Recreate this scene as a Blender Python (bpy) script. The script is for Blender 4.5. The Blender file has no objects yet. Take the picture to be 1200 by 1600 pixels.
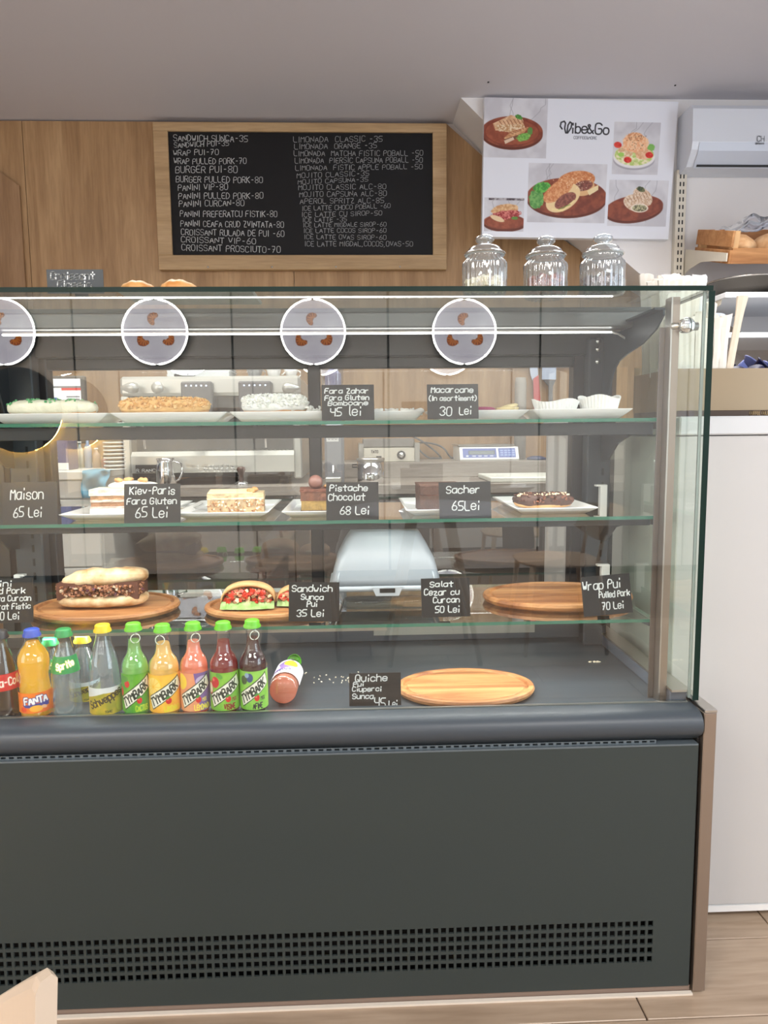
import bpy, math, random
import numpy as np
from mathutils import Vector, Matrix, noise
random.seed(7); np.random.seed(7)
SC = bpy.context.scene
COL = SC.collection
PI = math.pi
R = math.radians

# ------------------------------------------------------------------ camera
CAMC = Vector((0, -1.25, 1.09)); PITCH, YAW, ROLL, FPX = R(6.435), R(2.094), R(-.558), 1116.5
fw = Vector((math.sin(YAW)*math.cos(PITCH), math.cos(YAW)*math.cos(PITCH), -math.sin(PITCH)))
rt0 = Vector((math.cos(YAW), -math.sin(YAW), 0)); up0 = rt0.cross(fw)
rt = rt0*math.cos(ROLL)+up0*math.sin(ROLL); up = up0*math.cos(ROLL)-rt0*math.sin(ROLL)
cd = bpy.data.cameras.new('camera'); cam = bpy.data.objects.new('camera', cd); COL.objects.link(cam)
cam.matrix_world = Matrix(((rt.x, up.x, -fw.x, CAMC.x), (rt.y, up.y, -fw.y, CAMC.y), (rt.z, up.z, -fw.z, CAMC.z), (0, 0, 0, 1)))
cd.sensor_fit = 'HORIZONTAL'; cd.sensor_width = 36; cd.lens = 36*FPX/1200; cd.clip_start = .01
SC.camera = cam
# ------------------------------------------------------------------ world, exposure, lights
SC.view_settings.view_transform = 'Standard'; SC.view_settings.look = 'None'
SC.view_settings.gamma = 1; SC.view_settings.use_curve_mapping = False
SC.view_settings.exposure = .35
SC.cycles.transparent_max_bounces = 40; SC.cycles.max_bounces = 10; SC.cycles.glossy_bounces = 5
SC.cycles.caustics_reflective = False; SC.cycles.caustics_refractive = False
SC.cycles.sample_clamp_indirect = 6
w = bpy.data.worlds.new('world'); SC.world = w; w.use_nodes = True
bg = w.node_tree.nodes['Background']; bg.inputs[0].default_value = (.80, .88, 1, 1); bg.inputs[1].default_value = 1.0
def area(name, loc, rot, sx, sy, power, color=(1, 1, 1), spread=180):
    l = bpy.data.lights.new(name, 'AREA'); l.shape = 'RECTANGLE'; l.size = sx; l.size_y = sy; l.energy = power; l.color = color; l.spread = R(spread)
    o = bpy.data.objects.new(name, l); COL.objects.link(o); o.location = loc; o.rotation_euler = rot; return o
for i, (x, y) in enumerate(((-1.5, -2.2), (1.2, -2.2))):
    area('ceiling_fill_light', (x, y, 2.52), (0, 0, 0), 1.2, .5, 44, (1, .97, .92))  # assumed ceiling lamps out of view, added to light the room
area('ceiling_fill_light', (-.7, 1.15, 2.52), (0, 0, 0), 1.2, .4, 22, (1, .96, .9), 115)  # unseen lamps over the aisle, added to brighten the back bar
area('ceiling_fill_light', (.9, 1.15, 2.52), (0, 0, 0), 1.2, .4, 18, (1, .96, .9), 115)
area('window_and_side_light', (3.3, -2.0, 1.4), (0, R(90), 0), 2.0, 2.4, 62, (.80, .89, 1))
area('window_and_side_light', (-2.9, -2.0, 1.4), (0, R(-90), 0), 1.8, 2.0, 26, (.95, .95, 1))  # left area light stands before a solid wall, no window there
area('case_led_light', (-.12, .298, 1.3265), (R(-4), 0, 0), 1.35, .004, 14, (1, .98, .95))
for zl, pw in ((1.088, 2.3), (.905, 2.0), (.703, 2.4)):   # strips under the front edge of each shelf
    area('shelf_led_light', (-.12, .142, zl), (R(14), 0, 0), 1.38, .008, pw, (1, .98, .95))

# ------------------------------------------------------------------ px helpers: where a sight line meets a real plane
def ray(x, y): return rt*(x-600)+up*(800-y)+fw*FPX
def PY(x, y, Y): d = ray(x, y); return CAMC+d*((Y-CAMC.y)/d.y)
def PZ(x, y, Z): d = ray(x, y); return CAMC+d*((Z-CAMC.z)/d.z)
def PX(x, y, X): d = ray(x, y); return CAMC+d*((X-CAMC.x)/d.x)

# ------------------------------------------------------------------ materials
def lin(c): return tuple(((v/255)/12.92 if v/255 <= .04045 else ((v/255+.055)/1.055)**2.4) for v in c)
MATS = {}
def mat(name, rgb=(200, 200, 200), rough=.5, metal=0, spec=.5, trans=0, emit=0, coat=0, noise_=None, bump=0, bscale=60, sss=0):
    """rgb in display values; noise_ = (scale, rgb2, stretch xyz, detail)"""
    if name in MATS: return MATS[name]
    m = bpy.data.materials.new(name); m.use_nodes = True; nt = m.node_tree; b = nt.nodes['Principled BSDF']
    c = lin(rgb)+(1,)
    b.inputs['Base Color'].default_value = c; b.inputs['Roughness'].default_value = rough; b.inputs['Metallic'].default_value = metal
    b.inputs['Specular IOR Level'].default_value = spec; b.inputs['Transmission Weight'].default_value = trans
    b.inputs['Coat Weight'].default_value = coat
    if sss: b.inputs['Subsurface Weight'].default_value = sss; b.inputs['Subsurface Scale'].default_value = .01
    if emit: b.inputs['Emission Color'].default_value = c; b.inputs['Emission Strength'].default_value = emit
    if noise_ or bump:
        tc = nt.nodes.new('ShaderNodeTexCoord'); mp = nt.nodes.new('ShaderNodeMapping'); nt.links.new(tc.outputs['Object'], mp.inputs[0])
    if noise_:
        sc, c2, st, det = noise_
        mp.inputs['Scale'].default_value = st
        n = nt.nodes.new('ShaderNodeTexNoise'); n.inputs['Scale'].default_value = sc; n.inputs['Detail'].default_value = det
        nt.links.new(mp.outputs[0], n.inputs['Vector'])
        rp = nt.nodes.new('ShaderNodeValToRGB'); rp.color_ramp.elements[0].position = .35; rp.color_ramp.elements[1].position = .65
        rp.color_ramp.elements[0].color = c; rp.color_ramp.elements[1].color = lin(c2)+(1,)
        nt.links.new(n.outputs['Fac'], rp.inputs[0]); nt.links.new(rp.outputs[0], b.inputs['Base Color'])
    if bump:
        n2 = nt.nodes.new('ShaderNodeTexNoise'); n2.inputs['Scale'].default_value = bscale; n2.inputs['Detail'].default_value = 4
        nt.links.new(mp.outputs[0], n2.inputs['Vector'])
        bp = nt.nodes.new('ShaderNodeBump'); bp.inputs['Strength'].default_value = bump; bp.inputs['Distance'].default_value = .002
        nt.links.new(n2.outputs['Fac'], bp.inputs['Height']); nt.links.new(bp.outputs[0], b.inputs['Normal'])
    MATS[name] = m; return m
def pane(name, tint=(255, 255, 255), k=1.9, rough=0.0, milk=0):
    """clear glass sheet: passes light straight, mirrors by Fresnel on its outward faces"""
    if name in MATS: return MATS[name]
    m = bpy.data.materials.new(name); m.use_nodes = True; nt = m.node_tree; nt.nodes.clear()
    o = nt.nodes.new('ShaderNodeOutputMaterial'); mx = nt.nodes.new('ShaderNodeMixShader'); t = nt.nodes.new('ShaderNodeBsdfTransparent')
    g = nt.nodes.new('ShaderNodeBsdfGlossy'); f = nt.nodes.new('ShaderNodeFresnel'); ge = nt.nodes.new('ShaderNodeNewGeometry')
    a = nt.nodes.new('ShaderNodeMath'); a.operation = 'SUBTRACT'; a.inputs[0].default_value = 1
    b = nt.nodes.new('ShaderNodeMath'); b.operation = 'MULTIPLY'; c = nt.nodes.new('ShaderNodeMath'); c.operation = 'MULTIPLY'; c.inputs[1].default_value = k; c.use_clamp = True
    f.inputs['IOR'].default_value = 1.5; g.inputs['Roughness'].default_value = rough
    t.inputs[0].default_value = lin(tint)+(1,); g.inputs[0].default_value = (1, 1, 1, 1)
    L = nt.links.new
    L(ge.outputs['Backfacing'], a.inputs[1]); L(a.outputs[0], b.inputs[0]); L(f.outputs[0], b.inputs[1]); L(b.outputs[0], c.inputs[0])
    L(c.outputs[0], mx.inputs[0]); L(t.outputs[0], mx.inputs[1]); L(g.outputs[0], mx.inputs[2]); L(mx.outputs[0], o.inputs[0])
    if milk:   # white haze mixed in so the clear glass looks brighter
        df = nt.nodes.new('ShaderNodeBsdfDiffuse'); df.inputs[0].default_value = (.85, .9, .95, 1); m3 = nt.nodes.new('ShaderNodeMixShader'); m3.inputs[0].default_value = milk
        L(t.outputs[0], m3.inputs[1]); L(df.outputs[0], m3.inputs[2]); L(m3.outputs[0], mx.inputs[1])
    MATS[name] = m; return m
def liquid(name, rgb=(255, 255, 255), clear=.45):
    if name in MATS: return MATS[name]
    m = bpy.data.materials.new(name); m.use_nodes = True; nt = m.node_tree; nt.nodes.clear(); L = nt.links.new
    o = nt.nodes.new('ShaderNodeOutputMaterial'); t = nt.nodes.new('ShaderNodeBsdfTransparent'); t.inputs[0].default_value = lin(rgb)+(1,)
    d = nt.nodes.new('ShaderNodeBsdfDiffuse'); d.inputs[0].default_value = lin(rgb)+(1,)
    tr = nt.nodes.new('ShaderNodeBsdfTranslucent'); tr.inputs[0].default_value = lin(rgb)+(1,)
    m1 = nt.nodes.new('ShaderNodeMixShader'); m1.inputs[0].default_value = .5; L(d.outputs[0], m1.inputs[1]); L(tr.outputs[0], m1.inputs[2])
    m2 = nt.nodes.new('ShaderNodeMixShader'); m2.inputs[0].default_value = clear; L(m1.outputs[0], m2.inputs[1]); L(t.outputs[0], m2.inputs[2])
    L(m2.outputs[0], o.inputs[0]); MATS[name] = m; return m
def woodmat(name, c1, c2, c3, axis='Z', scale=1.0, rough=.5, knots=True):
    if name in MATS: return MATS[name]
    m = mat(name, c1, rough); nt = m.node_tree; b = nt.nodes['Principled BSDF']; L = nt.links.new
    tc = nt.nodes.new('ShaderNodeTexCoord'); mp = nt.nodes.new('ShaderNodeMapping')
    s = {'Z': (6, 6, .55), 'X': (.55, 6, 6), 'Y': (6, .55, 6)}[axis]
    mp.inputs['Scale'].default_value = tuple(v*scale for v in s); L(tc.outputs['Object'], mp.inputs[0])
    n = nt.nodes.new('ShaderNodeTexNoise'); n.inputs['Scale'].default_value = 2.2; n.inputs['Detail'].default_value = 8; n.inputs['Distortion'].default_value = .8
    L(mp.outputs[0], n.inputs['Vector'])
    rp = nt.nodes.new('ShaderNodeValToRGB'); e = rp.color_ramp.elements
    e[0].position = .3; e[0].color = lin(c2)+(1,); e[1].position = .72; e[1].color = lin(c3)+(1,)
    k = e.new(.5); k.color = lin(c1)+(1,)
    L(n.outputs['Fac'], rp.inputs[0])
    mp2 = nt.nodes.new('ShaderNodeMapping'); mp2.inputs['Scale'].default_value = tuple(v*scale*6 for v in s); L(tc.outputs['Object'], mp2.inputs[0])
    n2 = nt.nodes.new('ShaderNodeTexNoise'); n2.inputs['Scale'].default_value = 3; n2.inputs['Detail'].default_value = 4; L(mp2.outputs[0], n2.inputs['Vector'])
    mx = nt.nodes.new('ShaderNodeMixRGB'); mx.blend_type = 'MULTIPLY'; mx.inputs[0].default_value = .35
    rp2 = nt.nodes.new('ShaderNodeValToRGB'); rp2.color_ramp.elements[0].position = .3; rp2.color_ramp.elements[0].color = (.55, .5, .45, 1); rp2.color_ramp.elements[1].position = .6
    L(n2.outputs['Fac'], rp2.inputs[0]); L(rp.outputs[0], mx.inputs[1]); L(rp2.outputs[0], mx.inputs[2]); L(mx.outputs[0], b.inputs['Base Color'])
    return m
def vcol(name, rough=.5, emit=0):
    if name in MATS: return MATS[name]
    m = mat(name, (255, 255, 255), rough); nt = m.node_tree; b = nt.nodes['Principled BSDF']
    a = nt.nodes.new('ShaderNodeAttribute'); a.attribute_name = 'print'
    nt.links.new(a.outputs['Color'], b.inputs['Base Color'])
    if emit: nt.links.new(a.outputs['Color'], b.inputs['Emission Color']); b.inputs['Emission Strength'].default_value = emit
    return m

# ------------------------------------------------------------------ mesh builder
class MB:
    def __init__(s): s.v = []; s.f = []; s.m = []; s.sm = []
    def add(s, vs, fs, m=0, smooth=False):
        n = len(s.v); s.v += [tuple(v) for v in vs]
        for f in fs: s.f.append(tuple(n+i for i in f)); s.m.append(m); s.sm.append(smooth)
        return s
    def box(s, x0, x1, y0, y1, z0, z1, m=0, bev=0):
        if bev:
            b = min(bev, abs(x1-x0)/2.1, abs(y1-y0)/2.1, abs(z1-z0)/2.1)
            V = []; 
            for sx, xx in ((-1, x0), (1, x1)):
                for sy, yy in ((-1, y0), (1, y1)):
                    for sz, zz in ((-1, z0), (1, z1)):
                        V += [(xx, yy-sy*b, zz-sz*b), (xx-sx*b, yy, zz-sz*b), (xx-sx*b, yy-sy*b, zz)]
            def i(a, b_, c, k): return ((a*2+b_)*2+c)*3+k
            F = []
            for a in (0, 1):
                q = [i(a, 0, 0, 0), i(a, 1, 0, 0), i(a, 1, 1, 0), i(a, 0, 1, 0)]; F.append(q if a else q[::-1])
                q = [i(0, a, 0, 1), i(1, a, 0, 1), i(1, a, 1, 1), i(0, a, 1, 1)]; F.append(q if not a else q[::-1])
                q = [i(0, 0, a, 2), i(1, 0, a, 2), i(1, 1, a, 2), i(0, 1, a, 2)]; F.append(q if a else q[::-1])
            for p in (0, 1):
                for q in (0, 1):
                    e = [i(p, q, 0, 0), i(p, q, 0, 1), i(p, q, 1, 1), i(p, q, 1, 0)]; F.append(e if p == q else e[::-1])
                    e = [i(p, 0, q, 0), i(p, 0, q, 2), i(p, 1, q, 2), i(p, 1, q, 0)]; F.append(e if p != q else e[::-1])
                    e = [i(0, p, q, 1), i(0, p, q, 2), i(1, p, q, 2), i(1, p, q, 1)]; F.append(e if p == q else e[::-1])
                    for r_ in (0, 1):
                        t = [i(p, q, r_, 0), i(p, q, r_, 1), i(p, q, r_, 2)]; F.append(t if (p+q+r_) % 2 == 1 else t[::-1])
            return s.add(V, F, m)
        V = [(x0, y0, z0), (x1, y0, z0), (x1, y1, z0), (x0, y1, z0), (x0, y0, z1), (x1, y0, z1), (x1, y1, z1), (x0, y1, z1)]
        return s.add(V, [(3, 2, 1, 0), (4, 5, 6, 7), (0, 1, 5, 4), (1, 2, 6, 5), (2, 3, 7, 6), (3, 0, 4, 7)], m)
    def lathe(s, prof, c=(0, 0, 0), n=32, m=0, sx=1, sy=1, ribs=0, ribamp=0, smooth=True, closed=False):
        V = []; F = []; k = len(prof)
        for j in range(n):
            a = 2*PI*j/n
            rr = 1+(ribamp*math.cos(ribs*a) if ribs else 0)
            for r, z in prof: V.append((c[0]+r*rr*math.cos(a)*sx, c[1]+r*rr*math.sin(a)*sy, c[2]+z))
        for j in range(n):
            j2 = (j+1) % n
            for i in range(k-1): F.append((j*k+i, j2*k+i, j2*k+i+1, j*k+i+1))
        return s.add(V, F, m, smooth)
    def tube(s, pts, r, n=8, m=0, caps=True):
        pts = [Vector(p) for p in pts]; V = []; F = []; rs = r if isinstance(r, (list, tuple)) else [r]*len(pts)
        ref = None
        for i, p in enumerate(pts):
            t = (pts[min(i+1, len(pts)-1)]-pts[max(i-1, 0)]).normalized()
            if ref is None: ref = Vector((0, 0, 1)) if abs(t.z) < .9 else Vector((1, 0, 0))
            u = t.cross(ref).normalized(); v_ = t.cross(u); ref = -v_ if False else ref
            for j in range(n):
                a = 2*PI*j/n; V.append(p+(u*math.cos(a)+v_*math.sin(a))*rs[i])
        for i in range(len(pts)-1):
            for j in range(n):
                F.append((i*n+j, i*n+(j+1) % n, (i+1)*n+(j+1) % n, (i+1)*n+j))
        if caps: F.append(tuple(range(n))[::-1]); F.append(tuple((len(pts)-1)*n+j for j in range(n)))
        return s.add(V, F, m, True)
    def prism(s, poly, axis, a, b, m=0):
        """poly (2D, any order) extruded along axis from a to b"""
        ar = sum(poly[i][0]*poly[(i+1) % len(poly)][1]-poly[(i+1) % len(poly)][0]*poly[i][1] for i in range(len(poly)))
        if ar < 0: poly = poly[::-1]
        n = len(poly)
        def mk(p, t): return {'X': (t, p[0], p[1]), 'Y': (p[0], t, p[1]), 'Z': (p[0], p[1], t)}[axis]
        V = [mk(p, a) for p in poly]+[mk(p, b) for p in poly]
        flip = (axis == 'Y') ^ (b < a)
        F = [tuple(range(n))[::-1], tuple(range(n, 2*n))]+[(i, (i+1) % n, n+(i+1) % n, n+i) for i in range(n)]
        if flip: F = [f[::-1] for f in F]
        return s.add(V, F, m)
    def loft(s, rings, m=0, caps=True, smooth=True):
        n = len(rings[0]); V = [p for r_ in rings for p in r_]; F = []
        for i in range(len(rings)-1):
            for j in range(n): F.append((i*n+j, i*n+(j+1) % n, (i+1)*n+(j+1) % n, (i+1)*n+j))
        if caps: F.append(tuple(range(n))[::-1]); F.append(tuple((len(rings)-1)*n+j for j in range(n)))
        return s.add(V, F, m, smooth)
    def blob(s, c, r, nu=28, nv=16, ex=1.0, amp=.0, freq=40, m=0, flat=None, seed=0, rot=0, bend=0, power=2.0):
        """rounded lump: superellipsoid + noise; flat = lowest allowed local z fraction"""
        V = []; F = []; cx, cy, cz = c; rx, ry, rz = r
        for i in range(nv+1):
            ph = -PI/2+PI*i/nv
            for j in range(nu):
                a = 2*PI*j/nu
                def sp(v, e): return math.copysign(abs(v)**e, v)
                e = 2/power
                x = sp(math.cos(ph), e)*sp(math.cos(a), e); y = sp(math.cos(ph), e)*sp(math.sin(a), e); z = sp(math.sin(ph), e)
                p = Vector((x*rx, y*ry, z*rz))
                if amp:
                    d = noise.noise(Vector((p.x*freq+seed*7.1, p.y*freq+seed, p.z*freq)))+.5*noise.noise(Vector((p.x*freq*2.3+seed, p.y*freq*2.3, p.z*freq*2.3)))
                    p += Vector((x, y, z)).normalized()*d*amp if (x or y or z) else Vector()
                if bend: p.y += bend*(p.x/rx)**2
                if flat is not None: p.z = max(p.z, flat*rz)
                px, py = p.x*math.cos(rot)-p.y*math.sin(rot), p.x*math.sin(rot)+p.y*math.cos(rot)
                V.append((cx+px, cy+py, cz+p.z))
        for i in range(nv):
            for j in range(nu): F.append((i*nu+j, i*nu+(j+1) % nu, (i+1)*nu+(j+1) % nu, (i+1)*nu+j))
        return s.add(V, F, m, True)
    def chunk(s, c, sz, m=0):
        """an irregular crumb / shaving"""
        ax = Vector((random.uniform(-1, 1), random.uniform(-1, 1), random.uniform(-1, 1))).normalized(); an = random.uniform(0, 6)
        q = Matrix.Rotation(an, 3, ax); V = []
        for v in ((-1, -1, -1), (1, -1, -1), (1, 1, -1), (-1, 1, -1), (-1, -1, 1), (1, -1, 1), (1, 1, 1), (-1, 1, 1)):
            p = Vector((v[0]*sz[0]*random.uniform(.6, 1.1), v[1]*sz[1]*random.uniform(.6, 1.1), v[2]*sz[2]*random.uniform(.6, 1.1)))/2
            V.append(Vector(c)+q @ p)
        return s.add(V, [(3, 2, 1, 0), (4, 5, 6, 7), (0, 1, 5, 4), (1, 2, 6, 5), (2, 3, 7, 6), (3, 0, 4, 7)], m)
    def xf(s, M): s.v = [tuple(M @ Vector(v)) for v in s.v]; return s
    def build(s, name, mats, parent=None, label=None, kind=None):
        me = bpy.data.meshes.new(name); me.from_pydata(s.v, [], s.f)
        if not isinstance(mats, (list, tuple)): mats = [mats]
        for k in mats: me.materials.append(k)
        me.polygons.foreach_set('material_index', s.m); me.polygons.foreach_set('use_smooth', s.sm); me.update()
        o = bpy.data.objects.new(name, me); COL.objects.link(o)
        if parent: o.parent = parent; o.matrix_parent_inverse = PINV.get(parent.name, Matrix())
        if label: o['label'] = label
        if kind: o['kind'] = kind
        return o
PINV = {}
def thing(name, label, cat, loc=(0, 0, 0), group=None):
    """an Empty at the thing's base; its parts are modelled in world space and keep their place"""
    o = bpy.data.objects.new(name, None); COL.objects.link(o); o.location = loc; o.empty_display_size = .02
    o['label'] = label; o['category'] = cat
    if group: o['group'] = group
    PINV[o.name] = Matrix.Translation(loc).inverted(); return o
def tag(o, label, cat, group=None, kind=None):
    o['label'] = label; o['category'] = cat
    if group: o['group'] = group
    if kind: o['kind'] = kind
    return o
def struct(o, label=None):
    o['kind'] = 'structure'
    if label: o['label'] = label
    return o

# ------------------------------------------------------------------ hand-lettering strokes
G = {'A': '02 28 42|14 34', 'B': '02 08 38 47 46 35 05|35 44 43 32 02', 'C': '47 38 18 07 03 12 32 43', 'D': '02 08 28 46 44 22 02', 'E': '48 08 02 42|05 35',
 'F': '48 08 02|05 35', 'G': '47 38 18 07 03 12 32 43 45 25', 'H': '08 02|48 42|05 45', 'I': '28 22', 'J': '38 33 22 12 03', 'K': '08 02|48 05|15 42', 'L': '08 02 42',
 'M': '02 08 25 48 42', 'N': '02 08 42 48', 'O': '18 07 03 12 32 43 47 38 18', 'P': '02 08 38 47 46 35 05', 'Q': '18 07 03 12 32 43 47 38 18|24 42',
 'R': '02 08 38 47 46 35 05|25 42', 'S': '47 38 18 07 06 15 35 44 43 32 12 03', 'T': '08 48|28 22', 'U': '08 03 12 32 43 48', 'V': '08 22 48', 'W': '08 12 26 32 48',
 'X': '08 42|48 02', 'Y': '08 25 48|25 22', 'Z': '08 48 02 42', '0': '18 07 03 12 32 43 47 38 18', '1': '16 28 22', '2': '07 18 38 47 46 02 42',
 '3': '07 18 38 47 46 25 44 43 32 12 03', '4': '08 05 45|48 42', '5': '48 08 05 35 44 43 32 02', '6': '38 16 03 12 32 43 44 35 15 04', '7': '08 48 12|15 35',
 '8': '25 06 07 18 38 47 46 25 04 03 12 32 43 44 25', '9': '45 15 06 07 18 38 47 45 32', '-': '15 35', ',': '22 11', '.': '22 23', '&': '42 07 18 27 04 03 12 22 44',
 '(': '29 07 03 21', ')': '19 37 33 11', "'": '28 27', 'a': '46 16 05 03 12 32 44|46 42', 'b': '08 02|05 16 36 45 43 32 12 03', 'c': '45 36 16 05 03 12 32 43',
 'd': '48 42|45 36 16 05 03 12 32 43', 'e': '04 44 45 36 16 05 03 12 32 43', 'f': '48 38 27 22|15 35', 'g': '46 41 30 10|46 16 05 04 13 33 44', 'h': '08 02|05 16 36 45 42',
 'i': '25 22|27 28', 'k': '08 02|46 03|24 42', 'l': '28 23 32', 'm': '02 06|05 16 25 22|25 36 45 42', 'n': '02 06|05 16 36 45 42', 'o': '16 05 03 12 32 43 45 36 16',
 'p': '00 06|05 16 36 45 43 32 12 03', 'q': '46 40|46 16 05 03 12 32 43', 'r': '02 06|04 16 36', 's': '45 36 16 05 14 34 43 32 12 03', 't': '28 22 32|06 46',
 'u': '06 03 12 32 43|46 42', 'v': '06 22 46', 'w': '06 12 24 32 46', 'x': '06 42|46 02', 'y': '06 23|46 00', 'z': '06 46 02 42'}
def strokes(text, x, y, h, wide=.82, slant=0, jit=.0, rnd=None):
    """polylines; (x, y) = left end of the baseline, h = cap height"""
    out = []; u = h/6; cx = x; rn = rnd or random
    for ch in text:
        if ch == ' ': cx += 3.4*u*wide; continue
        nar = ch in 'Iil1.,\'()'
        jy = rn.uniform(-jit, jit)*h; js = 1+rn.uniform(-jit, jit)
        for st in G.get(ch, '').split('|'):
            if not st: continue
            p = [((int(a[0])-(1 if nar else 0))*u*wide, (int(a[1])-2)*u*js) for a in st.split()]
            if len(p) > 2:   # soften corners as a hand does
                q = [p[0]]
                for i in range(len(p)-1):
                    a, b = p[i], p[i+1]
                    q += [(a[0]*.75+b[0]*.25, a[1]*.75+b[1]*.25), (a[0]*.25+b[0]*.75, a[1]*.25+b[1]*.75)]
                q.append(p[-1]); p = q
            out.append([(cx+px+slant*py, y+jy+py) for px, py in p])
        cx += (3.0 if nar else 5.3)*u*wide
    return out, cx-x
def ribbon(mb, polys, org, ux, uz, nrm, hw, m=0):
    """flat strokes laid on a surface"""
    for p in polys:
        P3 = [org+ux*a+uz*b+nrm for a, b in p]
        for i in range(len(P3)-1):
            d = P3[i+1]-P3[i]
            if d.length < 1e-6: continue
            d.normalize(); sd = d.cross(nrm.normalized())*hw; e = d*hw*.6
            mb.add([P3[i]-sd-e, P3[i+1]-sd+e, P3[i+1]+sd+e, P3[i]+sd-e], [(0, 1, 2, 3)], m)
    return mb

# ------------------------------------------------------------------ flat print painter
class Canvas:
    def __init__(s, w, h, rgb=(255, 255, 255)):
        s.w, s.h = w, h; s.a = np.zeros((h, w, 3)); s.a[:] = rgb; s.yy, s.xx = np.mgrid[0:h, 0:w].astype(float)
    def nz(s, sc, seed=0):
        r = np.random.RandomState(seed); out = 0; amp = 1; tot = 0
        for o in range(3):
            gw, gh = int(s.w/sc)+3, int(s.h/sc)+3; g = r.rand(gh, gw)
            fx, fy = s.xx/sc, s.yy/sc; ix, iy = fx.astype(int), fy.astype(int); tx, ty = fx-ix, fy-iy
            v = (g[iy, ix]*(1-tx)+g[iy, ix+1]*tx)*(1-ty)+(g[iy+1, ix]*(1-tx)+g[iy+1, ix+1]*tx)*ty
            out = out+v*amp; tot += amp; amp *= .5; sc = max(sc/2, 1.01)
        return out/tot
    def put(s, mask, rgb, c2=None, sc=4, seed=0, lo=.35, hi=.65):
        mask = np.clip(mask, 0, 1)[..., None]
        c = np.array(rgb, float)
        if c2 is not None:
            t = np.clip((s.nz(sc, seed)-lo)/(hi-lo), 0, 1)[..., None]; c = c*(1-t)+np.array(c2, float)*t
        s.a = s.a*(1-mask)+c*mask
    def rect(s, x0, y0, x1, y1, *a, **k): s.put(((s.xx >= x0) & (s.xx <= x1) & (s.yy >= y0) & (s.yy <= y1)).astype(float), *a, **k)
    def ell(s, cx, cy, rx, ry, rot, *a, clip=None, wob=0, **k):
        c_, s_ = math.cos(R(rot)), math.sin(R(rot)); dx, dy = s.xx-cx, s.yy-cy
        u, v = (dx*c_+dy*s_)/rx, (-dx*s_+dy*c_)/ry; d = np.sqrt(u*u+v*v)
        if wob: d = d+(s.nz(max(3, min(rx, ry)*.4), int(cx*7+cy))-.5)*wob
        mk = np.clip((1-d)*min(rx, ry)+.5, 0, 1)
        if clip: mk = mk*((s.xx >= clip[0]) & (s.xx <= clip[2]) & (s.yy >= clip[1]) & (s.yy <= clip[3]))
        s.put(mk, *a, **k)
    def poly(s, pts, *a, **k):
        mk = np.zeros((s.h, s.w), bool); n = len(pts)
        for i in range(n):
            x1, y1 = pts[i]; x2, y2 = pts[(i+1) % n]
            if y1 == y2: continue
            c = ((y1 > s.yy) != (y2 > s.yy)) & (s.xx < (x2-x1)*(s.yy-y1)/(y2-y1)+x1); mk ^= c
        s.put(mk.astype(float), *a, **k)
    def line(s, pts, wd, *a, clip=None, **k):
        mk = np.zeros((s.h, s.w))
        for (x1, y1), (x2, y2) in zip(pts[:-1], pts[1:]):
            L2 = (x2-x1)**2+(y2-y1)**2+1e-9; t = np.clip(((s.xx-x1)*(x2-x1)+(s.yy-y1)*(y2-y1))/L2, 0, 1)
            d = np.hypot(s.xx-x1-t*(x2-x1), s.yy-y1-t*(y2-y1)); mk = np.maximum(mk, np.clip(wd/2-d+.5, 0, 1))
        if clip: mk = mk*((s.xx >= clip[0]) & (s.xx <= clip[2]) & (s.yy >= clip[1]) & (s.yy <= clip[3]))
        s.put(mk, *a, **k)
    def text(s, t, x, y, h, wd, rgb, wide=.82, rot=0, slant=0, clip=None):
        ps, _ = strokes(t, 0, 0, h, wide, slant); c_, s_ = math.cos(R(rot)), math.sin(R(rot))
        for p in ps: s.line([(x+a*c_+b*s_, y+a*s_-b*c_) for a, b in p], wd, rgb, clip=clip)
    def mesh(s, name, fn, m, parent=None, keep=None):
        """fn(u, v) -> world point, u right 0..1, v down 0..1"""
        a = s.a/255; a = np.where(a <= .04045, a/12.92, ((a+.055)/1.055)**2.4)
        V = [fn(i/(s.w-1), j/(s.h-1)) for j in range(s.h) for i in range(s.w)]
        F = [(j*s.w+i, (j+1)*s.w+i, (j+1)*s.w+i+1, j*s.w+i+1) for j in range(s.h-1) for i in range(s.w-1) if keep is None or keep(i/(s.w-1), j/(s.h-1))]
        me = bpy.data.meshes.new(name); me.from_pydata([tuple(v) for v in V], [], F)
        at = me.color_attributes.new('print', 'FLOAT_COLOR', 'POINT')
        col = np.ones((s.h*s.w, 4), dtype=np.float32); col[:, :3] = a.reshape(-1, 3); at.data.foreach_set('color', col.ravel())
        me.materials.append(m); me.update(); o = bpy.data.objects.new(name, me); COL.objects.link(o)
        if parent: o.parent = parent; o.matrix_parent_inverse = PINV.get(parent.name, Matrix())
        return o

# ------------------------------------------------------------------ palette
GLASS = pane('clear_glass', (252, 254, 253)); REARGLASS = pane('rear_glass', (246, 247, 247), 3.0)
JARGLASS = pane('jar_glass', (240, 246, 248), 3.2, milk=.10); BOTGLASS = pane('bottle_glass', (246, 250, 250), 2.4)
EDGE = mat('glass_edge_green', (70, 140, 118), .15, trans=.35); EDGEDK = mat('glass_edge_dark', (10, 36, 30), .25, spec=.25)
SHELFG = pane('shelf_glass', (244, 251, 248), 2.2)
STEEL = mat('brushed_steel', (190, 186, 180), .28, .95); STEELB = mat('steel_warm', (156, 142, 130), .33, .8)
CHROME = mat('chrome', (225, 225, 225), .08, 1); DARKM = mat('dark_grey_metal', (42, 44, 46), .45, .1); BLACK = mat('black_plastic', (22, 22, 23), .45)
PANEL = mat('anthracite_panel', (50, 57, 56), .45, .0, .35, bump=.05, bscale=300); DECK = mat('deck_steel', (64, 71, 78), .4, .15)
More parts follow.
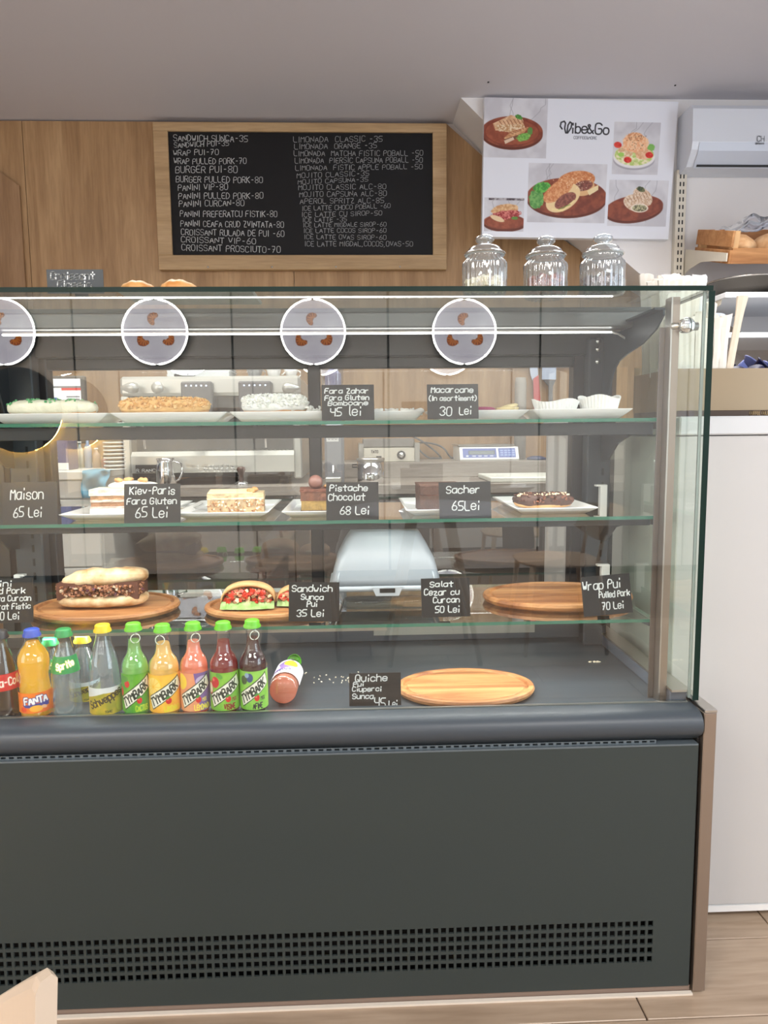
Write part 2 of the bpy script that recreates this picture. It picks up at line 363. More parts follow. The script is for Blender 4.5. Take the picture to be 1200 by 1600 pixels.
LIP = mat('lip_plastic', (60, 67, 74), .4); VOID = mat('dark_void', (8, 8, 9), .8)
WHITE = mat('white_paint', (226, 226, 224), .5); CERAM = mat('white_ceramic', (238, 238, 236), .16, coat=.3)
CHALK = mat('chalk_white', (232, 236, 236), .8, emit=0); CHALKDIM = mat('chalk_faint', (150, 152, 150), .9)
SLATE = mat('slate_black', (24, 24, 26), .38)
OAK = woodmat('oak_panel', (168, 133, 94), (148, 114, 77), (186, 152, 111), 'Z', 1.0, .5)
OAKFR = woodmat('oak_frame', (182, 152, 112), (166, 136, 98), (196, 166, 128), 'X', 1.0, .5)
ACACIA = woodmat('acacia_board', (184, 126, 79), (136, 84, 50), (208, 156, 104), 'X', 2.4, .42)
FLOORW = woodmat('floor_oak', (176, 154, 132), (150, 128, 106), (198, 178, 156), 'X', .9, .32)

# ================================================================== THE ROOM
YW, YR, ZC = 2.33, 2.08, 2.553
XL, XR_, YO = -3.0, 3.4, -3.98
def sbox(name, *b, m=WHITE, parent=None, bev=0, label=None): return struct(MB().box(*b, bev=bev).build(name, m, parent), label)
CEILM = mat('ceiling_paint', (204, 202, 208), .85)
sbox('ceiling', XL-.1, XR_+.1, YO-.1, YW+.12, ZC, ZC+.08, m=CEILM)
floor = struct(MB().box(XL-.1, XR_+.1, YO-.1, YW+.1, -.10, -.006).build('floor', mat('grout', (120, 104, 90), .8)))
pk = 0
planks = {}
def plank_mesh(L, W):
    k = (round(L, 3), round(W, 3))
    if k not in planks:
        planks[k] = MB().box(0, L, 0, W, -.006, 0, bev=.0012)
        me = planks[k].build('plank', FLOORW, floor); planks[k] = me; return me, True
    return planks[k], False
px_joint = PZ(990, 1547, 0).x
for row in range(-13, 4):
    y0 = -.055+row*.20
    off = {0: px_joint, -1: px_joint+.45}.get(row, px_joint+((row*.37) % 1.2))
    if y0 > .9: continue
    for i in range(-3, 3):
        x0 = off+i*1.2
        if x0 > XR_-.05 or x0+1.197 < XL+.05: continue
        x0c = max(x0, XL+.02); x1c = min(x0+1.197, XR_-.02)
        if x1c-x0c < .05: continue
        me, first = plank_mesh(x1c-x0c, .1972)
        o = me if first else me.copy()
        if not first: COL.objects.link(o)
        o.location = (x0c, y0, random.uniform(-.0003, .0003))
# rear wall: timber panels whose top corner is cut by the stair soffit
wr = sbox('wall_rear', XL, XR_, YW+.02, YW+.12, 0, ZC, m=mat('wall_paint_shade', (196, 190, 186), .8))
A_ = PY(697, 195, YW); B_ = PY(753, 243, YW); Cc = PY(877, 373, YW); Dd = PY(996, 447, YW)
seams = [XL, PY(118, 400, YW).x-1.2, PY(42, 320, YW).x, PY(42, 320, YW).x+1.25, Cc.x+.1, Dd.x+.35]
def topz(x):
    pts = [(-9, ZC-.006), (A_.x, ZC-.006), (B_.x, B_.z), (Cc.x, Cc.z), (Dd.x, Dd.z), (2.2, 1.35)]
    for (a, za), (b, zb) in zip(pts[:-1], pts[1:]):
        if a <= x <= b: return za+(zb-za)*(x-a)/(b-a)
    return 1.35
for a, b in zip(seams[:-1], seams[1:]):
    xs = [a+.0015]+[x for x in (A_.x, B_.x, Cc.x, Dd.x) if a+.01 < x < b-.01]+[b-.0015]
    MB().prism([(a+.0015, .0), (b-.0015, .0)]+[(x, topz(x)) for x in xs[::-1]], 'Y', YW, YW+.018).build('panel', OAK, wr)
# the proud panel at the far left with its slanted top
q0, q1 = PY(0, 268, YW-.012), PY(30, 290, YW-.012)
MB().prism([(XL+.02, .0), (q1.x, .0), (q1.x, q1.z), (q0.x, q0.z), (q0.x-.5, q0.z+.35), (XL+.02, q0.z+.35)], 'Y', YW-.014, YW-.001).build('panel', woodmat('oak_panel_b', (152, 118, 84), (134, 102, 70), (170, 136, 102), 'Z', 1.0, .5), wr, label='oak panel set slightly proud with a slanted top edge')
# stair block: white face nearer than the timber wall, underside slanting down to the right
f0, f1 = PY(720, 148, YR), PY(757, 190, YR)
S = [(f0.x, ZC), (f1.x, f1.z), (.98, 2.06), (1.30, 1.80), (2.0, 1.42), (XR_, 1.1), (XR_, ZC)]
sb = struct(MB().prism(S, 'Y', YR, YW+.02).build('wall_right', mat('stair_white', (224, 222, 222), .7)))
sbox('wall_back', XR_, XR_+.1, YO-.1, YW+.1, 0, .5, m=WHITE)
sbox('wall_left', XL-.1, XL, YO-.1, YW+.1, 0, ZC, m=mat('left_wall', (205, 198, 190), .8))
# right side: shopfront window towards the street
wn = struct(MB().box(XR_, XR_+.06, YO, 0, .5, .56).box(XR_, XR_+.06, YO, 0, ZC-.08, ZC).build('window_1', DARKM))
for y in (YO+.03, -2.7, -1.35, -.03): MB().box(XR_, XR_+.06, y-.03, y+.03, .56, ZC-.08).build('mullion', DARKM, wn)
sbox('wall_side', XR_, XR_+.1, 0, YW+.1, .5, ZC, m=WHITE)
# opposite wall (seen only as a reflection in the case glass): pale panels with dark joints
OPP = mat('opposite_panel', (236, 230, 222), .6)
wo = sbox('wall_front', XL-.1, XR_+.1, YO-.12, YO-.02, 0, ZC, m=BLACK)
js = [XL]+[PY(x, 600, .08-YO).x for x in (118, 365, 607)]; js += [js[-1]+1.12, js[-1]+2.24, XR_]
for a, b in zip(js[:-1], js[1:]): MB().box(a+.009, b-.009, YO-.02, YO, 0.05, ZC-.01).build('panel', OPP, wo)
for a in ((763, 128), (1055, 133)):
    p = PZ(a[0], a[1], ZC); tag(MB().lathe([(0, -.003), (.004, -.003), (.004, 0)], (p.x, p.y, ZC), 12).build('ceiling_screw', BLACK),
        'small dark screw in the white ceiling above the '+('left end of the poster' if a[0] < 900 else 'right end of the poster'), 'screw')
# ------------------------------------------------------------------ lit round croissant signs on the opposite wall
LEDW = mat('led_white', (255, 252, 248), .5, emit=26)
SIGNM = vcol('sign_print', .5, emit=5.0)
def sign(cx, z, lab):
    y = YO+.03; t = thing('round_sign', lab, 'sign', (cx, y, z), 'round croissant signs across the room')
    MB().lathe([(0, -.02), (.232, -.02), (.240, -.01), (.240, .012), (.232, .02), (0, .02)], n=64).xf(Matrix.Translation((cx, y, z)) @ Matrix.Rotation(R(90), 4, 'X')).build('body', BLACK, t)
    pts = [(cx+.229*math.cos(a), y+.022, z+.229*math.sin(a)) for a in [2*PI*i/64 for i in range(65)]]
    MB().tube(pts, .0075, 6, caps=False).build('light_ring', LEDW, t)
    c = Canvas(110, 110, (190, 188, 196)); c.put(np.ones((110, 110)), (182, 178, 188), (198, 196, 202), 30, 3)
    # seen mirrored only in depth, so left stays left
    for ux, uy, ro in ((56, 34, 25), (36, 66, -50), (75, 65, 228)):
        for k in range(13):
            a = R(ro+180+(-80+160*k/12)); rr = 7.5; w_ = 6.6-abs(k-6)*.55
            x, yy = ux+rr*math.cos(a), uy+rr*math.sin(a)
            c.ell(x, yy, w_, w_, 0, (150, 72, 18) if k % 2 else (112, 44, 8))
        for k in range(0, 13, 2):
            a = R(ro+180+(-80+160*k/12)); c.line([(ux+4*math.cos(a), uy+4*math.sin(a)), (ux+11*math.cos(a), uy+11*math.sin(a))], 1.5, (196, 120, 50))
    # picture plane faces +Y (towards the case)
    c.mesh('printed_face', lambda u, v: (cx+(u-.5)*.45, y+.0205, z+(.5-v)*.45), SIGNM, t, keep=lambda u, v: (u-.5)**2+(v-.5)**2 < .249)
for x, lab in ((8, 'round light-rimmed croissant sign mirrored at the left end of the glass'), (245, 'round light-rimmed croissant sign mirrored below the croissants on top'),
               (490, 'round light-rimmed croissant sign mirrored above the tag reading Fara Zahar'), (724, 'round light-rimmed croissant sign mirrored under the left jar')):
    p = PY(x, 520, .08-YO); sign(p.x, p.z, lab)

# assumed disc, added for the warm arc reflected at the left of the glass
p = PY(33, 641, .08-YO); y = YO+.03
t = thing('halo_disc', 'dark round disc glowing warm along its lower edge, on the wall opposite the case', 'mirror', (p.x, YO, p.z))
MB().lathe([(0, 0), (.300, 0), (.305, .004), (.305, .010), (0, .010)], n=72).xf(Matrix.Translation((p.x, y+.012, p.z)) @ Matrix.Rotation(R(90), 4, 'X')).build('disc', BLACK, t)
MB().tube([(p.x+.296*math.cos(a), y-.008, p.z+.296*math.sin(a)) for a in [R(195)+R(150)*i/48 for i in range(49)]], .008, 8).build('halo_light', mat('led_warm', (255, 206, 96), .5, emit=560), t)

# ================================================================== MENU BOARD
t = thing('menu_board', 'large black chalk menu board in an oak frame on the timber wall', 'menu board', (PY(470, 422, YW).x, YW, PY(470, 422, YW).z))
YB = YW-.03
c00, c10, c11, c01 = [PY(x, y, YB) for x, y in ((238, 191), (698, 195), (697, 422), (250, 422))]
x0, x1 = c00.x, c10.x; x0 = (c00.x+c01.x)/2; x1 = (c10.x+c11.x)/2; z1 = (c00.z+c10.z)/2; z0 = (c01.z+c11.z)/2
i00, i11 = PY(262, 206, YB), PY(676, 399, YB); ix0 = (i00.x+PY(271, 399, YB).x)/2; ix1 = i11.x; iz1, iz0 = i00.z, i11.z
YF = YB-.012
MB().box(x0, x1, YF, YW-.001, iz1, z1, bev=.002).build('frame_rail', OAKFR, t)
MB().box(x0, x1, YF, YW-.001, z0, iz0, bev=.002).build('frame_rail', OAKFR, t)
MB().box(x0, ix0, YF, YW-.001, iz0, iz1, bev=.002).build('frame_stile', OAKFR, t)
MB().box(ix1, x1, YF, YW-.001, iz0, iz1, bev=.002).build('frame_stile', OAKFR, t)
MB().box(ix0, ix1, YB, YW-.001, iz0, iz1).build('blackboard', mat('blackboard', (15, 15, 18), .6, spec=.3), t)
for k in range(4):
    p = PY(325+100*k, 418, YF); MB().lathe([(0, .003), (.004, .003), (.004, 0)], n=10).xf(Matrix.Translation((p.x, YF, z0+.012)) @ Matrix.Rotation(R(90), 4, 'X')).build('screw', STEEL, t)
def board_text(lines, m, hw):
    for (s_, xa, ya, xb, yb, hh) in lines:
        a, b = PY(xa, ya, YB), PY(xb, yb, YB)
        hgt = hh*.86; H = hgt*((a-CAMC).length/FPX)
        ps, wd = strokes(s_, 0, 0, H, .62, .02, .05); k = (b.x-a.x)/wd
        ps = [[(q[0]*k, q[1]+(b.z-a.z)*q[0]/wd) for q in p] for p in ps]
        ribbon(MB(), ps, Vector((a.x, YB, a.z)), Vector((1, 0, 0)), Vector((0, 0, 1)), Vector((0, -.0008, 0)), hw).build('chalk_line', m, t)
def bl(s_, x0_, y0_, x1_, y1_, h_): return (s_, 240+x0_/2.5, 180+y0_/2.5, 240+x1_/2.5, 180+y1_/2.5, h_/2.5)
board_text([bl('SANDWICH SUNCA-35', 78, 102, 372, 104, 23), bl('SANDWICH PUI-35', 80, 127, 298, 118, 19), bl('WRAP PUI-70', 78, 158, 258, 154, 20),
 bl('WRAP PULLED PORK-70', 80, 191, 366, 190, 21), bl('BURGER PUI-80', 86, 226, 332, 224, 25), bl('BURGER PULLED PORK-80', 88, 262, 430, 265, 23),
 bl('PANINI VIP-80', 96, 295, 294, 292, 23), bl('PANINI PULLED PORK-80', 98, 327, 432, 326, 23), bl('PANINI CURCAN-80', 100, 358, 358, 354, 23),
 bl('PANINI PREFERATCU FISTIK-80', 104, 396, 486, 398, 23), bl('PANINI CEAFA CRUD ZVINTATA-80', 106, 434, 512, 440, 23),
 bl('CROISSANT RULADA DE PUI -60', 108, 468, 514, 474, 23), bl('CROISSANT VIP-60', 108, 496, 404, 504, 22), bl('CROISSANT PROSCIUTO-70', 110, 528, 500, 538, 24)], mat('chalk_mid', (206, 208, 208), .9), .0013)
board_text([bl('LIMONADA  CLASSIC -35', 546, 106, 898, 102, 21), bl('LIMONADA  ORANGE -35', 550, 133, 876, 128, 20), bl('LIMONADA  MATCHA FISTIC POBALL -50', 548, 160, 1056, 158, 20),
 bl('LIMONADA  PIERSIC CAPSUNA POBALL -50', 552, 188, 1054, 184, 20), bl('LIMONADA  FISTIC APPLE POBALL -50', 554, 216, 1054, 210, 19), bl('MOJITO CLASSIC-35', 560, 246, 846, 236, 19),
 bl('MOJITO CAPSUNA-35', 564, 270, 842, 258, 17), bl('MOJITO CLASSIC ALC-80', 566, 292, 912, 288, 20), bl('MOJITO CAPSUNA ALC-80', 570, 320, 914, 314, 20),
 bl('APEROL SPRITZ ALC-85', 572, 346, 904, 342, 20), bl('ICE LATTE CHOCO POBALL -60', 580, 374, 928, 362, 18), bl('ICE LATTE CU SIROP-50', 578, 398, 896, 390, 18),
 bl('ICE LATTE -35', 582, 418, 758, 414, 17), bl('ICE LATTE MIGDALE SIROP-60', 584, 438, 912, 434, 17), bl('ICE LATTE COCOS SIROP-60', 586, 460, 912, 458, 17),
 bl('ICE LATTE OVAS SIROP-60', 588, 484, 912, 486, 18), bl('ICE LATTE MIGDAL,COCOS,OVAS-50', 590, 512, 1016, 512, 20)], mat('chalk_dim', (168, 170, 171), .9), .0011)

# ================================================================== POSTER
YP = YR-.035
p00, p10, p11, p01 = [PY(*a, YP) for a in ((757, 152), (1060, 159), (1044, 374), (753, 370))]
t = thing('food_poster', 'white food poster with five dish pictures and a black script logo', 'poster', ((p01+p11)/2))
def bil(u, v, dy=0): 
    q = (p00*(1-u)+p10*u)*(1-v)+(p01*(1-u)+p11*u)*v; return (q.x, q.y+dy, q.z)
MB().prism([bil(0, 0)[::2], bil(1, 0)[::2], bil(1, 1)[::2], bil(0, 1)[::2]], 'Y', YP+.0005, YR-.002).build('backing_panel', mat('foamboard', (228, 230, 236), .6), t)
K = 1.5
c = Canvas(int(303*K), int(218*K), (226, 229, 238))
def S_(*a): return [v*K for v in a]
def marble(x0, y0, x1, y1, sd):
    c.rect(*S_(x0, y0, x1, y1), (196, 195, 202), (214, 214, 220), 30, sd)
    r = random.Random(sd)
    for _ in range(3):
        x, y = r.uniform(x0, x1), y0; pts = [(x*K, y*K)]
        while y < y1 and len(pts) < 9: x += r.uniform(-9, 5); y += r.uniform(5, 12); pts.append((x*K, y*K))
        c.line(pts, .9, (150, 150, 158), clip=S_(x0, y0, x1, y1))
def plate_board(cx, cy, rx, ry, rot, cl, groove=True):
    cl = S_(*cl)
    c.ell(cx*K, (cy+4)*K, rx*K, ry*K, rot, (98, 44, 28), clip=cl)
    c.ell(cx*K, cy*K, rx*K, ry*K, rot, (146, 76, 52), (120, 58, 42), 10, 4, clip=cl)
    if groove:
        c.ell(cx*K, cy*K, rx*.90*K, ry*.86*K, rot, (128, 54, 34), clip=cl); c.ell(cx*K, (cy+.6)*K, rx*.86*K, ry*.81*K, rot, (158, 84, 58), (136, 68, 46), 9, 5, clip=cl)
# 1 grilled panini halves
b1 = (0, 0, 98, 92); marble(*b1, 11); plate_board(44, 52, 48, 24, 0, b1)
c.poly([tuple(S_(x, y)) for x, y in ((14, 40), (42, 26), (60, 32), (64, 46), (40, 53), (18, 50))], (206, 158, 118), (226, 190, 152), 4, 6)
for k in range(7): c.line([tuple(S_(24+k*5.5, 36-k*.8)), tuple(S_(30+k*5.5, 44-k*.5))], 1.4, (140, 80, 52))
c.poly([tuple(S_(x, y)) for x, y in ((17, 42), (62, 40), (64, 47), (50, 52), (24, 52))], (232, 214, 184), (188, 140, 96), 3, 8)
c.poly([tuple(S_(x, y)) for x, y in ((32, 62), (44, 50), (70, 44), (62, 54), (36, 66))], (190, 132, 90), (216, 172, 128), 3, 9)
for k in range(6): c.line([tuple(S_(40+k*5, 53-k*1.6)), tuple(S_(46+k*4, 55-k*1.8))], 1.2, (132, 74, 48))
c.poly([tuple(S_(x, y)) for x, y in ((32, 64), (66, 52), (60, 58), (36, 70))], (122, 76, 54)); c.poly([tuple(S_(x, y)) for x, y in ((32, 66), (46, 60), (48, 64), (34, 71))], (222, 196, 170))
c.ell(*S_(62, 60, 11, 6), -15, (96, 158, 66), (140, 192, 96), 3, 10, wob=.5); c.ell(*S_(72, 50, 4, 6), 0, (92, 140, 66), wob=.5); c.ell(*S_(54, 29, 6, 3.4), 20, (98, 160, 70), (60, 120, 50), 3, 2, wob=.5)
# 2 salad bowl
b2 = (204, 33, 277, 115); marble(*b2, 12); cl = S_(*b2)
c.ell(*S_(238, 92, 33, 16), 0, (168, 166, 176), clip=cl); c.ell(*S_(238, 88, 33, 17), 0, (232, 230, 232), clip=cl); c.ell(*S_(238, 84, 31, 17), 0, (240, 232, 196), (180, 204, 110), 5, 12, clip=cl)
c.ell(*S_(224, 79, 12, 10), 0, (236, 222, 190), (214, 170, 130), 4, 13, wob=.3); c.ell(*S_(252, 80, 13, 11), 0, (238, 196, 160), (220, 164, 120), 4, 14, wob=.3)
c.ell(*S_(238, 66, 21, 14), 0, (236, 172, 128), (244, 206, 168), 4, 15, wob=.4); c.ell(*S_(238, 56, 13, 7), 0, (240, 196, 154), (206, 140, 98), 3, 16, wob=.3)
for x, y in ((211, 69), (228, 92), (262, 84)): c.ell(*S_(x, y, 6.2, 4.8), 10, (200, 34, 34), (226, 80, 62), 4, 17)
c.ell(*S_(264, 72, 6, 5), 0, (128, 186, 92), wob=.5); c.ell(*S_(217, 84, 5, 3.4), 0, (160, 204, 96), wob=.5)
for _ in range(26): c.ell(*S_(random.uniform(224, 256), random.uniform(52, 76), .7, .5), 0, (96, 60, 40))
# 3 halved burger
b3 = (72, 100, 196, 193); marble(*b3, 13); plate_board(134, 152, 64, 30, 0, b3, False); cl = S_(*b3)
c.ell(*S_(86, 156, 12, 16), 10, (84, 146, 74), (124, 178, 100), 4, 21, wob=.5, clip=cl); c.ell(*S_(94, 138, 14, 8), -10, (110, 190, 84), (64, 140, 56), 4, 22, wob=.5, clip=cl)
c.ell(*S_(152, 133, 26, 17), 10, (224, 180, 130)); c.ell(*S_(148, 126, 30, 15), -8, (196, 118, 70), (222, 160, 112), 3, 23); c.ell(*S_(160, 134, 15, 8), -12, (112, 62, 52), (150, 90, 76), 3, 24)
c.poly([tuple(S_(x, y)) for x, y in ((166, 142), (184, 132), (184, 140), (170, 149))], (236, 216, 170))
c.ell(*S_(128, 154, 30, 19), -34, (236, 208, 158)); c.ell(*S_(120, 142, 28, 13), -38, (202, 126, 78), (226, 168, 120), 3, 25); c.ell(*S_(132, 158, 19, 10), -34, (122, 70, 60), (160, 98, 84), 3, 26)
c.line([tuple(S_(112, 172)), tuple(S_(128, 174)), tuple(S_(146, 158))], 4, (240, 220, 160)); c.line([tuple(S_(122, 172)), tuple(S_(140, 164))], 1.6, (120, 160, 60))
for _ in range(40): c.ell(*S_(random.uniform(108, 172), random.uniform(120, 142), .8, .5), 30, (246, 228, 196))
# 4 wrap halves
b4 = (201, 124, 296, 197); marble(*b4, 14); plate_board(243, 168, 47, 20, -8, b4, False)
c.ell(*S_(256, 150, 18, 12), 40, (228, 208, 186), (196, 160, 130), 3, 31); c.ell(*S_(245, 160, 20, 13), 15, (232, 214, 194), (204, 170, 140), 3, 32)
for k in range(7): c.line([tuple(S_(230+k*5, 152-k*1.5)), tuple(S_(235+k*5, 160-k*1.5))], 1, (150, 100, 70))
c.ell(*S_(252, 168, 14, 7), 0, (236, 222, 206)); c.ell(*S_(252, 168, 12, 5.5), 0, (104, 100, 74), (196, 190, 150), 3, 33); c.ell(*S_(252, 138, 7, 4), 20, (50, 66, 44), (120, 120, 80), 3, 34, wob=.4)
# 5 ciabatta with ham
b5 = (3, 155, 66, 208); marble(*b5, 15); c.rect(*S_(10, 156, 66, 159), (70, 60, 66), (180, 176, 180), 5, 3); plate_board(36, 193, 34, 12, 0, b5)
c.ell(*S_(36, 174, 22, 9), -8, (226, 190, 144), (200, 148, 100), 4, 41, wob=.2); c.ell(*S_(38, 182, 24, 7), -6, (148, 44, 46), (214, 130, 120), 3, 42, wob=.4); c.ell(*S_(24, 188, 12, 4), 20, (232, 204, 164)); c.ell(*S_(52, 187, 5, 2.6), 0, (96, 140, 60), wob=.5)
# script logo and strap line
c.line([tuple(S_(x, y)) for x, y in ((122, 46), (119, 42), (120, 36), (125, 34), (127, 37), (126, 45), (128, 52), (131, 52), (136, 44), (137, 37), (134, 35), (131, 40), (130, 50))], 3.3, (24, 24, 32))
for ch, x in (('i', 137), ('b', 143), ('e', 153)): c.text(ch, x*K, 52*K, 15*K if ch != 'e' else 16*K, 3.1, (24, 24, 32), .78)
c.text('&', 162*K, 52*K, 14*K, 3.1, (24, 24, 32), 1.0)
c.text('G', 174*K, 53*K, 17*K, 3.2, (24, 24, 32), .92); c.text('o', 187*K, 53*K, 15*K, 3.2, (24, 24, 32), .85)
c.text('COFFEE&MORE', 141*K, 61*K, 4.2*K, 1.0, (96, 100, 112), .9)
c.mesh('printed_sheet', lambda u, v: bil(u, v, 0), vcol('print_matte', .45), t)

# ================================================================== AIR CONDITIONER
t = thing('air_conditioner', 'white wall air conditioner unit beside the poster under the ceiling', 'air conditioner', (1.75, YR, 2.25))
az1 = PY(1063, 161, YR-.15).z; az0 = PY(1060, 257, YR-.13).z; fl = PY(1075, 229, YR-.15).z; ax0 = PY(1060, 200, YP).x+.012
prof = [(YR-.002, az1), (YR-.13, az1), (YR-.147, az1-.02), (YR-.153, fl+.02), (YR-.145, fl-.01), (YR-.10, az0), (YR-.002, az0-.01)]
ACM = mat('ac_white', (214, 219, 228), .35)
MB().prism(prof, 'X', ax0, ax0+.86).build('casing', ACM, t)
MB().prism([(YR-.155, fl+.016), (YR-.148, fl-.016), (YR-.106, az0-.006), (YR-.10, az0-.002), (YR-.14, fl-.004), (YR-.15, fl+.016)], 'X', ax0+.03, ax0+.83).build('air_flap', mat('ac_flap', (196, 203, 216), .3), t)
MB().box(ax0+.04, ax0+.82, YR-.118, YR-.100, az0-.003, az0+.004).build('outlet_slot', BLACK, t)
p = PY(1183, 221, YR-.155); mb = MB(); ps, _ = strokes('CH', 0, 0, .022, .9)
ribbon(mb, ps, Vector((p.x, YR-.1535, p.z)), Vector((1, 0, 0)), Vector((0, 0, 1)), Vector((0, -.002, 0)), .0016); ps, _ = strokes('COOPER&HUNTER', -.008, -.012, .007, .5)
ribbon(mb, ps, Vector((p.x, YR-.1535, p.z)), Vector((1, 0, 0)), Vector((0, 0, 1)), Vector((0, -.002, 0)), .0006); mb.build('logo', mat('logo_grey', (150, 156, 164), .4), t)

# ================================================================== RIGHT SHELVING
BEIGE = mat('shelf_beige', (212, 206, 192), .5)
rp0 = PY(1060, 265, YR-.03); 
t = thing('shelf_upright', 'cream slotted shelf upright on the white wall under the air conditioner', 'shelf upright', (rp0.x, YR, 1.1))
ux0, ux1 = PY(1055, 350, YR-.03).x, PY(1071, 350, YR-.03).x
MB().box(ux0, ux1, YR-.03, YR-.002, 1.12, rp0.z, bev=.002).build('rail', BEIGE, t)
mb = MB(); 
z = rp0.z-.02
while z > 1.3:
    for k in (.30, .62): mb.box(ux0+(ux1-ux0)*k, ux0+(ux1-ux0)*k+.006, YR-.0308, YR-.03, z-.018, z)
    z -= .033
mb.build('slots', BLACK, t, kind='stuff')
# bracket carrying the crate (this bread shelf slopes down towards the room)
before = set(o.name for o in bpy.data.objects)
ya, yb = 1.62, YR-.03
b0 = PY(1133, 392, 1.62)
t = thing('shelf_bracket', 'cream curved shelf bracket holding up the wooden crate', 'bracket', (ux1, YR-.03, 1.75))
bx = ux1+.004
pts = [PX(*a, bx) for a in ((1068, 388), (1133, 393), (1131, 404), (1110, 404), (1095, 407), (1080, 414), (1063, 421))]
pts = [(min(q.y, YR-.03), q.z) for q in (PX(*a, bx+.16) for a in ((1069, 388), (1133, 393), (1131, 404), (1110, 404), (1095, 407), (1080, 414), (1063, 420)))]
zt = PY(1071, 388, YR-.05).z; PB = PY(1133, 393, YR-.32)
MB().prism([(YR-.03, zt), (YR-.42, zt+.002), (YR-.425, zt-.03), (YR-.30, zt-.036), (YR-.2, zt-.045), (YR-.1, zt-.08), (YR-.03, zt-.125)], 'X', bx+.0, bx+.004).xf(Matrix.Translation((0, 0, 0))).build('arm', BEIGE, t)
# wooden crate
CW = woodmat('crate_pine', (182, 128, 78), (160, 106, 60), (206, 154, 102), 'X', 1.6, .6)
def crate():
    Yc0, Yc1 = 1.66, 1.98
    l, r_ = PY(1148, 400, Yc0), None
    xl = bx+.012; zb = zt-.040; zt_ = zb+.125
    xr = xl+.52
    t = thing('wooden_crate', 'open pine crate with slatted sides holding bread in film', 'crate', ((xl+xr)/2, (Yc0+Yc1)/2, zb))
    for z0_, z1_ in ((zb, zb+.052), (zb+.064, zt_)):
        MB().box(xl, xl+.01, Yc0, Yc1, z0_, z1_, bev=.001).build('slat', CW, t); MB().box(xr-.01, xr, Yc0, Yc1, z0_, z1_, bev=.001).build('slat', CW, t)
    MB().box(xl+.01, xr-.01, Yc0, Yc0+.01, zb, zb+.06, bev=.001).build('slat', CW, t); MB().box(xl+.01, xr-.01, Yc1-.01, Yc1, zb, zt_, bev=.001).build('slat', CW, t)
    for x in (xl+.010, xr-.035):
        for y in (Yc0+.010, Yc1-.035): MB().box(x, x+.025, y, y+.025, zb+.012, zt_).build('corner_post', mat('pine_pale', (214, 172, 122), .6), t)
    MB().box(xl+.01, xr-.01, Yc0+.01, Yc1-.01, zb, zb+.008).build('base', CW, t)
    for k in range(3):
        cx = xl+.10+k*.14
        o = MB().blob((cx, Yc0+.15, zb+.06), (.062, .10, .05), amp=.006, freq=25, seed=k, flat=-.99).build('bread_roll', mat('crust', (200, 150, 100), .6, noise_=(30, (226, 186, 140), (1, 1, 1), 3)))
        tag(o, ['bread roll in the pine crate, nearest the slatted left side', 'middle bread roll in the pine crate', 'bread roll in the pine crate, farthest from the bracket'][k], 'bread', 'bread rolls in the crate')
    mb = MB(); nu, nv = 26, 12; V = []
    for j in range(nv):
        for i in range(nu):
            x = xl+.05+i/(nu-1)*.42; y = Yc0+.02+j/(nv-1)*.26
            z = zt_-.01+.045*noise.noise(Vector((x*18, y*18, 3)))+.05*math.sin(PI*i/(nu-1))
            V.append((x, y, max(z, zb+.12)))
    mb.add(V, [(j*nu+i, j*nu+i+1, (j+1)*nu+i+1, (j+1)*nu+i) for j in range(nv-1) for i in range(nu-1)], 0, True)
    tag(mb.build('plastic_film', pane('film', (245, 245, 250), 5, .12)), 'crumpled clear plastic film over the bread in the pine crate', 'plastic film')
crate()
bpy.context.view_layer.update()
TM = Matrix.Translation((0, YR-.03, zt)) @ Matrix.Rotation(R(16), 4, 'X') @ Matrix.Translation((0, -YR+.03, -zt))
for o in list(bpy.data.objects):
    if o.name not in before and o.parent is None: o.matrix_world = TM @ o.matrix_world
SHW = mat('shelf_white', (232, 236, 242), .4)
def shelf(zpx, y0, y1, x0px, lab, n, thick=.022):
    z = PY(1180, zpx, y0).z; x0_ = PY(x0px, zpx, y0).x
    t = thing('wall_shelf', lab, 'shelf', (x0_+.4, y1, z), 'white wall shelves at the right')
    MB().box(x0_, x0_+1.1, y0, y1, z-thick, z, bev=.002).build('board', SHW, t)
    MB().prism([(y1, z-thick), (y0+.04, z-thick), (y0+.05, z-thick-.02), (y1, z-thick-.07)], 'X', x0_+.004, x0_+.008).build('bracket', BEIGE, t)
    return z, x0_
zs, xs_ = shelf(456, 1.60, YR-.002, 1134, 'white wall shelf carrying the steel mixing bowl', 1)
shelf(519, 1.62, YR-.002, 1136, 'empty white wall shelf below the steel mixing bowl', 2)
# bowl
p = PY(1157, 455, 1.80); q = PY(1112, 437, 1.80); rb = .135
t = thing('mixing_bowl', 'wide stainless steel mixing bowl on the upper white shelf', 'bowl', (p.x+.03, 1.80, zs))
H = PY(1160, 431, 1.66).z-zs
MB().lathe([(0, .002), (.085, .002), (.10, .01), (.135, H*.55), (.158, H-.004), (.170, H), (.170, H+.003), (.156, H+.001), (.132, H*.55), (.098, .014), (0, .006)], (p.x+.03, 1.80, zs), 48).build('bowl', mat('bowl_steel', (104, 98, 92), .2, 1), t)
mb = MB(); mb.tube([(p.x+.03+.168*math.cos(a), 1.80+.168*math.sin(a), zs+H+.001) for a in [2*PI*i/40 for i in range(41)]], .003, 6, caps=False); mb.build('rim', STEEL, t)

